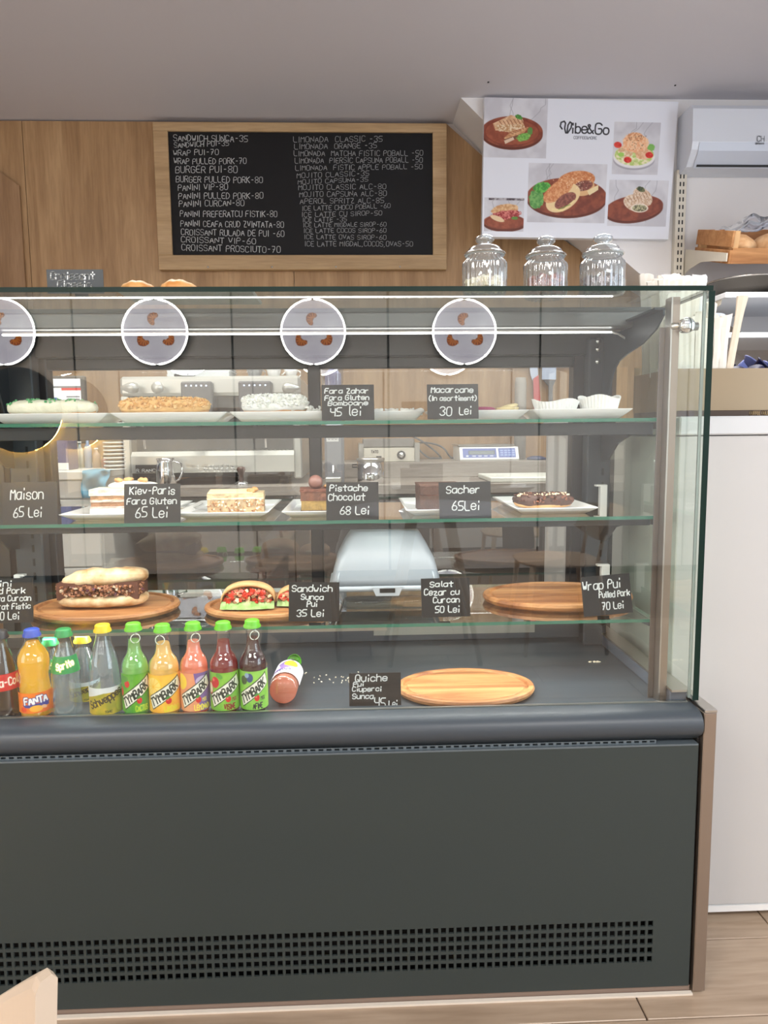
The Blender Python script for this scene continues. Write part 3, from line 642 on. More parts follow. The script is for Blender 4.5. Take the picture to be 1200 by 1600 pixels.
# ================================================================== WHITE COUNTER at the right
YQ = .20; CX0 = .664
zb_ = PY(1150, 1426, YQ).z; zt1 = PY(1150, 650, YQ).z; zt0 = PY(1150, 681, YQ).z
t = thing('counter_cabinet', 'tall white service counter beside the stainless end of the case', 'counter', (1.2, YQ+.3, 0))
MB().box(CX0, 2.0, YQ+.004, 1.25, max(zb_, .02)+.015, zt0, bev=.002).build('front_panel', mat('counter_white', (188, 186, 184), .35), t)
MB().box(CX0-.003, 2.0, YQ, 1.28, zt0+.002, zt1, bev=.003).build('countertop', mat('countertop_white', (204, 206, 208), .35), t)
MB().box(CX0, 2.0, YQ+.002, 1.25, max(zb_, .02), max(zb_, .02)+.014).build('bottom_rail', WHITE, t)
MB().box(CX0+.03, 1.98, YQ+.08, 1.20, 0, max(zb_, .02)).build('plinth', mat('plinth_brown', (120, 104, 92), .6), t)
# gold organiser
yg = .30; g0, g1 = PY(1052, 576, yg), PY(1110, 650, yg); gz0 = zt1; gx0 = g0.x; gx1 = gx0+.42; gz1 = g0.z; gb = PY(1150, 641, yg).z
GOLD = mat('gold_metal', (146, 128, 103), .34, .6)
t = thing('capsule_organizer', 'gold metal organizer box on the white counter with a dark base', 'organizer', (gx0+.2, yg+.1, gz0))
MB().box(gx0, gx1, yg, yg+.004, gb, gz1).box(gx0, gx0+.004, yg, yg+.22, gb, gz1).box(gx1-.004, gx1, yg, yg+.22, gb, gz1).box(gx0, gx1, yg+.216, yg+.22, gb, gz1+.02).box(gx0+.135, gx0+.138, yg+.004, yg+.216, gb, gz1-.005).build('tray_wall', GOLD, t)
MB().box(gx0+.002, gx1, yg-.002, yg+.222, gz0, gb, bev=.001).build('base', mat('dark_bronze', (70, 56, 46), .35, .4), t)
mb = MB(); ps, _ = strokes('COFFEE COLLECTION', 0, 0, .0075, .62); ribbon(mb, ps, PY(1171, 648, yg-.002), Vector((1, 0, 0)), Vector((0, 0, 1)), Vector((0, -.0006, 0)), .0007); mb.build('lettering', mat('gold_letter', (190, 160, 110), .4), t)
NAVY = mat('capsule_navy', (26, 30, 74), .35, .2); NAVY2 = mat('capsule_black', (30, 28, 40), .35, .2); LAV = mat('capsule_lavender', (120, 130, 190), .35)
nc = 0; ORD = ['first', 'second', 'third', 'fourth', 'fifth', 'sixth', 'seventh', 'eighth', 'ninth', 'tenth']; ROW = ['front', 'second', 'third', 'rear']
for j in range(3):
    for i in range(6):
        x = gx0+.158+i*.045+random.uniform(-.004, .004); y = yg+.035+j*.06; z = gz1-.014+random.uniform(-.006, .012)+j*.014; nc += 1
        m_ = random.choice([NAVY, NAVY, NAVY2, LAV]) if j else NAVY
        mb = MB().lathe([(0, -.013), (.011, -.013), (.0165, .009), (.0195, .010), (.0195, .0125), (0, .0125)], n=18).xf(Matrix.Translation((x, y, z)) @ Matrix.Rotation(random.uniform(-1, 1), 4, 'X') @ Matrix.Rotation(random.uniform(-.8, .8), 4, 'Y'))
        o = mb.build('coffee_capsule', m_); tag(o, ('%s from the left in the %s row of coffee capsules' % (ORD[i], ROW[j])), 'capsule', 'coffee capsules in the gold organizer')
# bundle of paper-wrapped sticks
PAP = mat('paper_white', (238, 232, 222), .7); PAPW = mat('stick_wood', (234, 218, 196), .6); PAPB = mat('sleeve_blue', (214, 226, 240), .3)
k = 0
for j in range(4):
    for i in range(10):
        x = gx0+.012+i*.0125+random.uniform(-.003, .003); y = yg+.022+j*.05
        topz_ = PY(1085, 436+random.uniform(0, 10), y).z+.004*j if (i < 6 and j >= 1) else PY(1110, random.uniform(468, 500), y).z
        lean = (i-5)*.003
        if i == 9 and j == 0: topz_ = PY(1140, 462, y).z; lean = .035
        wv = random.uniform(.0062, .0085); zb2 = gb+.004; z_s = zb2
        mb = MB(); rings = []
        n_ = 8
        for s_ in range(n_+1):
            f_ = s_/n_; zz = zb2+(topz_-zb2)*f_; cx = x+lean*f_; cy = y+random.uniform(-.0008, .0008); ww = wv*(1.5 if s_ == n_ else (1.2 if s_ == n_-1 else 1)); th = .002 if s_ < n_ else .0035
            rings.append([(cx-ww, cy-th, zz+random.uniform(-.003, .003)*(s_ == n_)), (cx, cy-th*1.6, zz), (cx+ww, cy-th, zz+random.uniform(-.005, .005)*(s_ == n_)), (cx+ww, cy+th, zz), (cx, cy+th*1.6, zz+random.uniform(-.006, .006)*(s_ == n_)), (cx-ww, cy+th, zz)])
        mb.loft(rings, smooth=False)
        o = mb.build('wrapped_stick', PAPB if (i == 9 and j == 1) else (PAPW if (i, j) in ((7, 1), (9, 0)) else PAP))
        tag(o, '%s wrapped stick from the left in the %s row of the gold organizer' % (ORD[i], ROW[j]) if not (i == 9 and j == 0) else 'bare pale wooden stick leaning out beside the wrapped sticks', 'stick', 'paper-wrapped sticks in the gold organizer' if not (i == 9 and j == 0) else None)
# frilly paper tops of taller cutlery sleeves
for i in range(9):
    x = PY(1046+i*7.6, 440, yg+.10).x; y = yg+.10+.02*(i % 3)
    zt_ = PY(1080, 431+random.uniform(0, 4)+(10 if i < 1 else 0), y).z; zb2 = gz1-.06
    rings = []
    for s_ in range(7):
        f_ = s_/6; ww = .009+.010*max(0, f_-.75)*4; zz = zb2+(zt_-zb2)*f_
        rings.append([(x+ww*math.cos(a)*(1+.3*random.uniform(-1, 1)*(f_ > .8)), y+.006*math.sin(a), zz+random.uniform(-.006, .006)*(f_ > .8)) for a in [2*PI*q/10 for q in range(10)]])
    o = MB().loft(rings, smooth=False).build('paper_sleeve', mat('tissue_white', (246, 246, 246), .8))
    tag(o, 'crumpled white paper sleeve above the glass corner, %s from the left' % ORD[i], 'paper sleeve', 'crumpled paper sleeves in the gold organizer')

# ================================================================== DISPLAY CASE (one thing)
YG = .04; CXL, CXR = -.90, .632
ZG0, ZT = .578, 1.334
t = case = thing('display_case', 'dark grey refrigerated glass display case on the wooden floor', 'display case', (-.13, .3, 0))
# base
PZ0, PZ1 = .016, .503
gx_l, gx_r = CXL, PY(1022, 1480, 0).x
gz_t, gz_b = PY(600, 1452, 0).z, PY(600, 1522, 0).z
def holes(mb, x0, x1, z0, z1, nx, nz, fx, fz, y0, y1):
    """bars left standing between punched square holes"""
    dx, dz = (x1-x0)/nx, (z1-z0)/nz
    for j in range(nz+1):
        a = z0+j*dz-(dz*(1-fz)/2 if j else 0); b = z0+j*dz+(dz*(1-fz)/2 if j < nz else 0)
        if b > a: mb.box(x0, x1, y0, y1, a, b)
    for j in range(nz):
        a = z0+j*dz+dz*(1-fz)/2; b = a+dz*fz
        for i in range(nx+1):
            c_ = x0+i*dx; mb.box(c_-(dx*(1-fx)/2 if i else 0), c_+(dx*(1-fx)/2 if i < nx else 0), y0, y1, a, b)
pitch = .01475
nx = int((gx_r-gx_l)/pitch); gx_l = gx_r-nx*pitch
MB().box(CXL, CXR-.004, .002, .006, gz_t, PZ1).box(CXL, CXR-.004, .002, .006, PZ0, gz_b).box(gx_r, CXR-.004, .002, .006, gz_b, gz_t).build('front_panel', PANEL, t)
mb = MB(); holes(mb, gx_l, gx_r, gz_b, gz_t, nx, 5, .66, .64, .002, .006); mb.build('vent_grille', PANEL, t)
MB().box(CXL, CXR-.01, .04, .045, .01, .30).build('grille_backing', VOID, t)
MB().box(CXL, CXR-.02, .05, .62, .012, .50).build('base_cabinet', mat('base_dark', (30, 32, 34), .6), t)
MB().box(CXL, CXR, .006, .02, .0, .014).build('kick_strip', mat('kick_grey', (126, 108, 96), .5), t)
MB().box(CXL, CXR+.002, -.004, .004, .0, .004).build('sealant_line', mat('sealant', (214, 204, 190), .6), t)
# upper flange of the panel with its slot row
MB().box(CXL, CXR-.004, .002, .030, PZ1, PZ1+.003).build('panel_flange', mat('flange_grey', (96, 106, 112), .35, .2), t)
mb = MB(); n_s = int((CXR-.08-CXL)/.0147); holes(mb, CXL+.01, CXL+.01+n_s*.0147, PZ1+.003, PZ1+.0095, n_s, 1, .62, .62, .009, .011); mb.build('slot_row', mat('flange_grey'), t)
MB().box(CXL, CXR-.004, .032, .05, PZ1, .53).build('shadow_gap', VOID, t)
# rounded bumper
prof = [(.05, .513), (.012, .513)]+[(.022-.030*math.cos(R(a)), .542+.0265*math.sin(R(a))) for a in range(-65, 91, 12)]+[(.05, .569)]
mb = MB(); n_ = len(prof)
V = [(x, y, z) for x in (CXL, CXR) for y, z in prof]
mb.add(V, [(i, i+1, n_+i+1, n_+i) for i in range(n_-1)], 0, True); mb.add(V, [tuple(range(n_))[::-1], tuple(range(n_, 2*n_))])
mb.build('bumper', LIP, t)
MB().box(CXL, CXR-.006, .046, .052, .5692, .571).build('front_track', STEEL, t)
# stainless end post / end panel
MB().box(.636, .660, .0, .66, .004, .5655, bev=.0015).build('end_panel', STEELB, t)
MB().box(.6365, .6605, -.0006, .66, .566, .572, bev=.001).build('end_panel_cap', STEEL, t)
MB().box(.630, .6345, .012, .05, .01, .5655).build('end_gap', VOID, t)
# deck
DZ = .560
MB().box(CXL, CXR, .052, .60, DZ-.012, DZ, bev=.001).build('deck', DECK, t)
MB().box(CXL, CXR-.006, .055, .078, DZ, DZ+.0015).build('front_vent_strip', mat('vent_strip', (120, 124, 126), .3, .6), t)
mb = MB()
for i in range(26): mb.box(CXL+.02+i*.058, CXL+.02+i*.058+.038, .062, .067, DZ+.0015, DZ+.0022).box(CXL+.02+i*.058+.02, CXL+.02+i*.058+.056, .071, .074, DZ+.0015, DZ+.0022)
mb.build('vent_slots', VOID, t, kind='stuff')
MB().box(CXR-.035, CXR-.002, .06, .60, DZ, DZ+.028, bev=.002).build('side_gutter', mat('side_blue_grey', (84, 92, 104), .4), t)
MB().box(CXR-.036, CXR-.002, .05, .60, DZ+.028, DZ+.032).build('side_rail', STEEL, t)
MB().box(CXL, CXR-.036, .515, .60, DZ, DZ+.055, bev=.002).build('rear_sill', DECK, t)
p = PZ(740, 1016, DZ+.03); MB().box(PZ(585, 1016, DZ).x, PZ(850, 1016, DZ).x, .508, .514, DZ+.018, DZ+.045).build('sill_plate', mat('sill_plate', (150, 150, 142), .3, .3), t)
# glass
def slab(name, x0, x1, y0, y1, z0, z1, face, edge, body):
    """face = axis across the sheet; its rims get the edge material"""
    mb = MB().box(x0, x1, y0, y1, z0, z1); ax = 'XYZ'.index(face)
    fm = {0: (3, 5), 1: (2, 4), 2: (0, 1)}[ax]
    mb.m = [0 if i in fm else 1 for i in range(6)]
    return mb.build(name, [body, edge], case)
slab('front_glass', CXL, CXR-.001, YG, YG+.0058, .5695, ZT, 'Y', GLASS, GLASS)
slab('top_glass', CXL, CXR+.008, YG, .262, ZT+.0005, ZT+.0092, 'Z', EDGEDK, pane('top_glass', (246, 252, 249), 1.3))
slab('side_glass', CXL-.0115, CXL, YG, .52, ZG0-.003, ZT, 'X', EDGEDK, pane('side_glass', (250, 254, 250), 1.0))
MB().box(CXL-.028, CXL-.004, .0, .66, .004, .5655, bev=.0015).build('end_panel', STEELB, t)
slab('side_glass', CXR, CXR+.0115, YG, .52, ZG0-.003, ZT, 'X', EDGEDK, pane('side_glass', (250, 254, 250), 1.0))
MB().box(CXR-.006, CXR-.001, YG+.006, YG+.010, ZG0, ZT).build('corner_seal', mat('seal_grey', (196, 214, 210), .2, trans=.6), t)
# rear frame
RY = .52
MB().box(CXL, CXR-.01, .265, .34, ZT-.030, ZT+.004, bev=.003).build('top_ledge', mat('ledge_grey', (110, 112, 114), .35, .4), t)
MB().box(CXL, CXR-.02, .47, .54, 1.268, ZT+.03, bev=.002).build('top_beam', DARKM, t)
MB().box(CXL, CXR-.02, .34, .475, ZT-.006, ZT+.0, bev=.001).build('roof_sheet', DARKM, t)
def upright(x0, x1, lab=None):
    o = MB().box(x0, x1, .445, .485, DZ, ZT-.03, bev=.003).build('rear_upright', mat('upright_blue_grey', (46, 52, 58), .45, .1), t, lab)
    mb = MB(); z = DZ+.09; xm = x0+(x1-x0)*.62
    while z < ZT-.16: mb.box(xm, xm+.005, .4435, .445, z, z+.017); z += .033
    s_ = mb.build('slots', VOID, o, kind='stuff')
UR0, UR1 = PY(918, 700, .445).x, PY(955, 700, .445).x; upright(UR0, UR1)
UL0, UL1 = PY(14, 720, .445).x, PY(58, 720, .445).x; upright(UL0, UL1)
def vstile(a, b): MB().box(PY(a, 750, RY-.02).x, PY(b, 750, RY-.02).x, RY-.02, RY+.02, DZ+.055, 1.268, bev=.002).build('door_stile', mat('stile_black', (40, 38, 40), .4), t)
vstile(893, 914); vstile(484, 503); vstile(-12, 8); vstile(62, 82)
MB().box(CXL, CXR-.02, RY-.015, RY+.015, 1.243, 1.268, bev=.002).build('door_rail', DARKM, t)
MB().box(CXL, CXR-.02, RY-.015, RY+.015, DZ+.055, DZ+.085, bev=.002).build('door_rail', DARKM, t)
slab('rear_door_glass', CXL+.02, PY(494, 750, RY).x, RY, RY+.005, DZ+.086, 1.243, 'Y', REARGLASS, REARGLASS)
slab('rear_door_glass', PY(494, 750, RY).x, UR0-.004, RY+.008, RY+.013, DZ+.086, 1.243, 'Y', REARGLASS, REARGLASS)
# top arms
AX = .585
arm = [(.119, 1.318), (.117, 1.304), (.150, 1.282), (.215, 1.262), (.30, 1.250), (.345, 1.240), (.375, 1.222), (.40, 1.185), (.425, 1.12), (.445, 1.07), (.47, 1.07), (.47, 1.318), (.30, 1.318), (.20, 1.318)]
for x in (AX, UL0+.01): MB().prism(arm, 'X', x-.002, x+.002).prism([(.117, 1.314), (.30, 1.314), (.30, 1.318), (.117, 1.318)], 'X', x-.018, x+.002).build('top_bracket', mat('bracket_blue_grey', (44, 50, 56), .42, .1), t)
for a in ((947, 563), (944, 532), (978, 533)):
    p = PX(*a, AX-.004) if a[0] > 940 else None
    MB().lathe([(0, .004), (.006, .003), (.007, 0)], n=12).xf(Matrix.Translation((UR0+.02, .444, p.z)) @ Matrix.Rotation(R(90), 4, 'X')).build('bolt', CHROME, t)
for zz in (1.30, 1.282, 1.262):
    p = PY(930, 540, .469); MB().lathe([(0, .003), (.006, .002), (.006, 0)], n=12).xf(Matrix.Translation((PY(931, 540, .469).x, .469, zz)) @ Matrix.Rotation(R(90), 4, 'X')).build('bolt', CHROME, t)
# LED strip
lx0, lx1 = PY(4, 521, .30).x, PY(955, 519, .30).x; lz = PY(600, 521, .30).z
MB().box(lx0, lx1, .297, .303, lz-.0012, lz+.0018).build('led_strip', mat('led_strip_white', (255, 253, 250), .5, emit=7), t)
MB().box(lx0, lx1+.02, .299, .312, lz+.0018, lz+.006).build('led_channel', STEEL, t)
MB().tube([(lx1, .30, lz), (lx1+.015, .30, lz-.003), (lx1+.035, .31, lz-.012), (lx1+.05, .33, lz-.010)], .0022, 6).build('led_cable', WHITE, t)
# shelves
SY = .115; ZS = [PY(1025, 653, SY).z, PY(1025, 806, SY).z, PY(1025, 967, SY).z]
depth = [.40, .455, .46]
SXL, SXR = UL0-.03, PY(1030, 800, SY).x
for i, z in enumerate(ZS):
    slab('glass_shelf', SXL, SXR, SY, depth[i], z-.0065, z, 'Z', EDGE, SHELFG)
    zb3 = z-.008
    g_ = [(SY+.02, zb3), (SY+.02, zb3-.012), (.25, zb3-.022), (.34, zb3-.045), (.40, zb3-.085), (.445, zb3-.09), (.445, zb3)]
    for x in (AX, UL0+.01): MB().prism(g_, 'X', x-.002, x+.002).build('shelf_bracket', DARKM, t)
    if i < 2:
        h_ = (.024, .012)[i]
        MB().box(SXL, SXR-.012, SY+.012, SY+.020, zb3-h_, zb3, bev=.001).build('shelf_bar', DARKM, t)
    else: MB().box(SXL, PY(605, 988, SY+.015).x, SY+.012, SY+.016, zb3-.008, zb3-.002).build('shelf_bar', mat('bar_light', (170, 168, 160), .3, .5), t)
# stainless front post with stand-off
pxl, pxr = PY(1040, 760, .075).x, PY(1053, 760, .075).x
MB().box(pxl+.002, pxr, .075, .083, DZ, ZT-.004, bev=.0008).build('front_post', STEELB, t)
MB().box(pxl-.001, pxl+.002, .074, .10, DZ, ZT-.004).build('post_edge', STEEL, t)
MB().box(PY(1022, 760, .10).x, pxl-.001, .097, .10, DZ, PY(1030, 512, .1).z, bev=.0005).build('post_return', mat('steel_dull', (120, 112, 108), .35, .8), t)
so = PY(1068, 510, .079)
MB().lathe([(.0, 0), (.0075, 0), (.0075, CXR-pxl), (0, CXR-pxl)], n=20).xf(Matrix.Translation((pxl, .079, so.z)) @ Matrix.Rotation(R(90), 4, 'Y')).build('stand_off', STEEL, t)
MB().lathe([(0, .010), (.0125, .010), (.014, .008), (.014, -.004), (0, -.004)], n=28).xf(Matrix.Translation((so.x, .070, so.z)) @ Matrix.Rotation(R(90), 4, 'X')).build('stand_off_knob', CHROME, t)
# white plastic shelf clips in front of the right upright
for (a, b, c_, d) in ((928, 757, 946, 806), (930, 881, 950, 925)):
    q0, q1 = PY(a+8, b, .42), PY(c_, d, .42)
    MB().box(q0.x, q1.x, .41, .424, q1.z, q0.z, bev=.001).box(q0.x-.010, q0.x+.001, .41, .424, q0.z-.004, q0.z).build('shelf_clip', WHITE, t)
q0, q1 = PY(24, 897, .42), PY(37, 940, .42); MB().box(q0.x, q1.x, .41, .424, q1.z, q0.z, bev=.001).box(q1.x-.002, q1.x+.009, .41, .424, q0.z-.004, q0.z).build('shelf_clip', WHITE, t)

# ================================================================== chalk price tags
def price_tag(name_, quad, Y, lines, lab, stand='shelf', lean=8, grp='black chalk price tags'):
    """quad = px of bottom-left, bottom-right, height px"""
    (xa, ya), (xb, yb), hp = quad
    a, b = PY(xa, ya, Y), PY(xb, yb, Y); d = b-a; W = d.length
    H = hp*((a-CAMC).length/FPX)*1.0; ux = d.normalized(); uz0 = Vector((0, 0, 1))-ux*ux.z; uz0.normalize()
    base = ux.cross(uz0)*-1   # towards the viewer is -Y
    n = Vector((0, -1, 0)); uz = (uz0*math.cos(R(lean))+Vector((0, 1, 0))*math.sin(R(lean))).normalized(); nr = ux.cross(uz).normalized()
    t = thing(name_, lab, 'price tag', (a+b)/2, grp)
    V = [a, b, b+uz*H, a+uz*H]; V += [v-nr*.0018 for v in V]
    mb = MB().add(V, [(0, 1, 2, 3), (5, 4, 7, 6), (1, 0, 4, 5), (2, 1, 5, 6), (3, 2, 6, 7), (0, 3, 7, 4)]); mb.build('card', SLATE, t)
    m_ = (a+b)/2; q = m_-nr*.0018
    foot = [q-ux*.012, q+ux*.012, q+ux*.012+uz*H*.5, q-ux*.012+uz*H*.5]; bk = Vector((0, .02, 0))
    MB().add([foot[2], foot[3], Vector((foot[0].x, foot[0].y+.028, a.z)), Vector((foot[1].x, foot[1].y+.028, a.z)), foot[2]-nr*.001, foot[3]-nr*.001, Vector((foot[0].x, foot[0].y+.030, a.z)), Vector((foot[1].x, foot[1].y+.030, a.z))],
        [(0, 1, 2, 3), (7, 6, 5, 4), (0, 3, 7, 4), (1, 0, 4, 5), (2, 1, 5, 6), (3, 2, 6, 7)]).build('prop', SLATE, t)
    mb = MB()
    for (s_, u, v, wfrac, hfrac) in lines:
        h = hfrac*H; ps, wd = strokes(s_, 0, 0, h, .8, .06, .05); k = wfrac*W/wd
        ps = [[(u*W+x*k, v*H+y) for x, y in p] for p in ps]
        ribbon(mb, ps, a, ux, uz, nr*.0006, .00105)
    mb.build('chalk_lettering', CHALK, t)
Y1 = SY+.012
price_tag('price_tag', ((503, 657), (585, 656), 55), Y1, [('Fara Zahar', .06, .76, .86, .13), ('Fara Gluten', .06, .57, .86, .13), ('Bomboane', .12, .42, .78, .12), ('45', .16, .12, .24, .22), ('lei', .50, .12, .28, .26)], 'chalk price tag reading 45 lei for Fara Zahar on the top shelf')
price_tag('price_tag', ((668, 655), (748, 654), 54), Y1, [('Macaroane', .08, .76, .84, .16), ('(In asortiment)', .05, .53, .92, .13), ('30', .24, .10, .26, .24), ('Lei', .62, .12, .26, .22)], 'chalk price tag reading 30 Lei in asortiment on the top shelf')
price_tag('price_tag', ((4, 822), (90, 820), 60), Y1, [('Maison', .15, .60, .62, .24), ('65 Lei', .20, .20, .54, .22)], 'chalk price tag reading Maison 65 Lei at the left of the middle shelf')
price_tag('price_tag', ((194, 820), (282, 819), 60), Y1, [('Kiev-Paris', .10, .74, .82, .18), ('Fara Gluten', .05, .50, .90, .15), ('65 Lei', .20, .18, .60, .24)], 'chalk price tag reading Kiev-Paris Fara Gluten 65 Lei')
price_tag('price_tag', ((510, 815), (592, 814), 61), Y1, [('Pistache', .07, .78, .74, .15), ('Chocolat', .04, .54, .72, .17), ('68 Lei', .26, .18, .58, .20)], 'chalk price tag reading Pistache Chocolat 68 Lei')
price_tag('price_tag', ((687, 812), (768, 810), 58), Y1, [('Sacher', .14, .70, .68, .19), ('65Lei', .24, .24, .56, .24)], 'chalk price tag reading Sacher 65 Lei')
price_tag('price_tag', ((-32, 975), (52, 972), 60), Y1, [('Panini', .02, .82, .62, .13), ('Pulled Pork', .0, .66, .88, .13), ('Sunnita Curcan', .0, .49, .98, .12), ('Preferat Fistic', .0, .31, .97, .12), ('80 Lei', .30, .08, .46, .17)], 'chalk price tag reading Panini 80 Lei cut by the left edge')
price_tag('price_tag', ((451, 971), (530, 971), 60), Y1, [('Sandwich', .06, .76, .82, .16), ('Sunca', .24, .56, .46, .13), ('Pui', .36, .38, .22, .15), ('35 Lei', .16, .13, .56, .17)], 'chalk price tag reading Sandwich Sunca Pui 35 Lei')
price_tag('price_tag', ((659, 965), (735, 963), 60), Y1, [('Salat', .18, .78, .50, .13), ('Cezar cu', .06, .57, .74, .15), ('Curcan', .24, .37, .56, .14), ('50 Lei', .28, .12, .52, .16)], 'chalk price tag reading Salat Cezar cu Curcan 50 Lei')
price_tag('price_tag', ((913, 964), (989, 957), 59), Y1, [('Wrap Pui', .02, .66, .80, .22), ('Pulled Pork', .34, .44, .64, .15), ('70 Lei', .38, .14, .46, .18)], 'tilted chalk price tag reading Wrap Pui Pulled Pork 70 Lei')
price_tag('price_tag', ((546, 1111), (627, 1109), 56), .088, [('Quiche', .12, .78, .64, .18), ('Pui', .08, .66, .22, .10), ('Ciuperci', .06, .52, .58, .12), ('Sunca', .06, .32, .42, .13), ('45', .48, .08, .24, .26), ('Lei', .76, .08, .18, .18)], 'chalk price tag reading Quiche Pui Ciuperci Sunca 45 Lei on the case floor')
TZ = ZT+.0095
yt = .10; bl_ = PY(72, 470, yt); 
def top_tag():
    z0 = TZ; a = PY(74, 450, yt); b = PY(162, 450, yt)
    H = PY(110, 423, yt+.01).z-z0
    t = thing('price_tag', 'chalk price tag reading Croissant Classic on top of the glass case', 'price tag', (a.x+.05, yt, z0), 'black chalk price tags')
    m2 = mat('slate_grey', (62, 68, 72), .5)
    MB().box(a.x, b.x, yt, yt+.0018, z0, z0+H).build('card', m2, t)
    MB().prism([(yt+.0018, z0+H*.6), (yt+.03, z0), (yt+.032, z0), (yt+.0018, z0+H*.65)], 'X', (a.x+b.x)/2-.012, (a.x+b.x)/2+.012).build('prop', m2, t)
    mb = MB(); W = b.x-a.x; zt_ = z0+H; px = W/88
    for s_, u, v, wf, h in (('Croissant', .07, 15, .80, 11), ('Classic', .18, 28, .62, 10)):
        ps, wd = strokes(s_, 0, 0, h*px, .8, .08, .03); k = wf*W/wd; ps = [[(u*W+x*k, y) for x, y in p] for p in ps]
        ribbon(mb, ps, Vector((a.x, yt, zt_-v*px)), Vector((1, 0, 0)), Vector((0, 0, 1)), Vector((0, -.0006, 0)), .0011)
    mb.build('chalk_lettering', CHALK, t)
top_tag()

# ================================================================== on top of the case
def croissant(cx, cy, z, L, lab, rot=0):
    mb = MB(); n = 15; rings = []
    for i in range(n):
        f = i/(n-1)*2-1; r = .5*L*.44*(1-abs(f)**2.4)+.006; r *= 1+.04*math.cos(i*2.2)
        x, y = f*L/2, .03*f*f; 
        rings.append([(x, y+r*math.cos(a)*.9, max(r*.62*math.sin(a)+r*.5, .0)) for a in [2*PI*k/14 for k in range(14)]])
    mb.loft(rings); mb.xf(Matrix.Translation((cx, cy, z)) @ Matrix.Rotation(rot, 4, 'Z'))
    o = mb.build('croissant', mat('croissant_crust', (206, 140, 72), .45, noise_=(22, (232, 182, 116), (1, 3, 1), 4), bump=.4, bscale=60)); tag(o, lab, 'croissant', 'croissants on top of the case')
ytr = .145
tx0, tx1 = PY(186, 455, .1).x, PY(395, 455, .1).x
t = thing('serving_tray', 'pale rectangular tray under the croissants on top of the case', 'tray', ((tx0+tx1)/2, ytr, TZ))
MB().box(tx0, tx1, ytr-.055, ytr+.075, TZ, TZ+.003, bev=.001).build('plate', mat('tray_pale', (206, 204, 196), .4), t)
MB().tube([(tx0, ytr-.055, TZ+.004), (tx1, ytr-.055, TZ+.004), (tx1, ytr+.075, TZ+.004), (tx0, ytr+.075, TZ+.004), (tx0, ytr-.055, TZ+.004)], .0018, 6).build('rim', mat('tray_pale'), t)
croissant(PY(214, 450, ytr).x, ytr, TZ+.0032, .088, 'golden croissant on top of the case nearest the Croissant Classic tag', .1)
croissant(PY(276, 450, ytr).x, ytr, TZ+.0032, .095, 'golden croissant on top of the case farther from the Croissant Classic tag', -.1)
def jar(xc, wpx, toppx, fill, fcol, lab, yj):
    c_ = PZ(xc, 480, TZ); y = yj; x = PY(xc, 430, y).x; D = wpx*((Vector((x, y, 1.4))-CAMC).length/FPX); r = D/2
    Ht = PY(xc, toppx, y).z-TZ
    t = thing('glass_jar', lab, 'jar', (x, y, TZ), 'ribbed glass jars on top of the case')
    hb = Ht*.60; rn = r*.82; g = lambda q: Ht*q
    P = [(0, .003), (r*.86, .0), (r*.95, .004), (r, .014), (r, hb*.84), (r*.97, hb*.91), (rn*1.04, hb*.975), (rn, g(.61)), (rn, g(.66))]
    MB().lathe(P, (x, y, TZ), 120, ribs=24, ribamp=.03).build('jar_body', JARGLASS, t)
    MB().lathe([(0, .006), (r*.88, .006), (r*.90, .014), (r*.90, hb*.82), (rn*.93, hb*.98)], (x, y, TZ), 40).build('jar_inner_wall', pane('jar_inner', (248, 251, 252), 1.2), t)
    MB().lathe([(rn*.9, g(.66)), (r*.93, g(.665)), (r*.96, g(.68)), (r*.92, g(.70)), (r*.80, g(.705)), (r*.78, g(.73)), (r*.70, g(.78)), (r*.48, g(.82)), (r*.26, g(.835)), (r*.24, g(.85)), (r*.36, g(.872)), (r*.44, g(.91)), (r*.42, g(.95)), (r*.28, g(.985)), (0, g(1))], (x, y, TZ), 48).build('lid', JARGLASS, t)
    MB().lathe([(rn*1.02, g(.645)), (r*.90, g(.655)), (r*.90, g(.663)), (rn*1.02, g(.662))], (x, y, TZ), 40).build('lid_seal', mat('silicone_seal', (190, 194, 194), .5, trans=.5), t)
    hf = hb*fill; mb = MB(); rr = r*.88
    random.seed(int(xc))
    for k in range(190):
        a = random.uniform(0, 2*PI); q = rr*math.sqrt(random.uniform(.25, 1)); z = TZ+.010+hf*random.random()
        mb.chunk((x+q*math.cos(a)*.93, y+q*math.sin(a)*.93, z), (.010, .008, .007), random.randrange(len(fcol)))
    mb.build('filling', [mat('fill_%d_%d_%d' % c_2, c_2, .7) for c_2 in fcol], t, kind='stuff')
jar(757, 64, 367, .30, [(226, 206, 160), (240, 226, 190), (206, 180, 130)], 'ribbed glass jar with pale filling, under the poster\'s small sandwich picture', .135)
jar(852, 62, 369, .42, [(150, 62, 42), (120, 48, 36), (176, 92, 60)], 'ribbed glass jar with reddish brown filling, middle of the three jars', .165)
jar(941, 62, 366, .36, [(60, 44, 38), (84, 60, 48), (44, 34, 32)], 'ribbed glass jar with dark brown filling, nearest the case corner', .145)

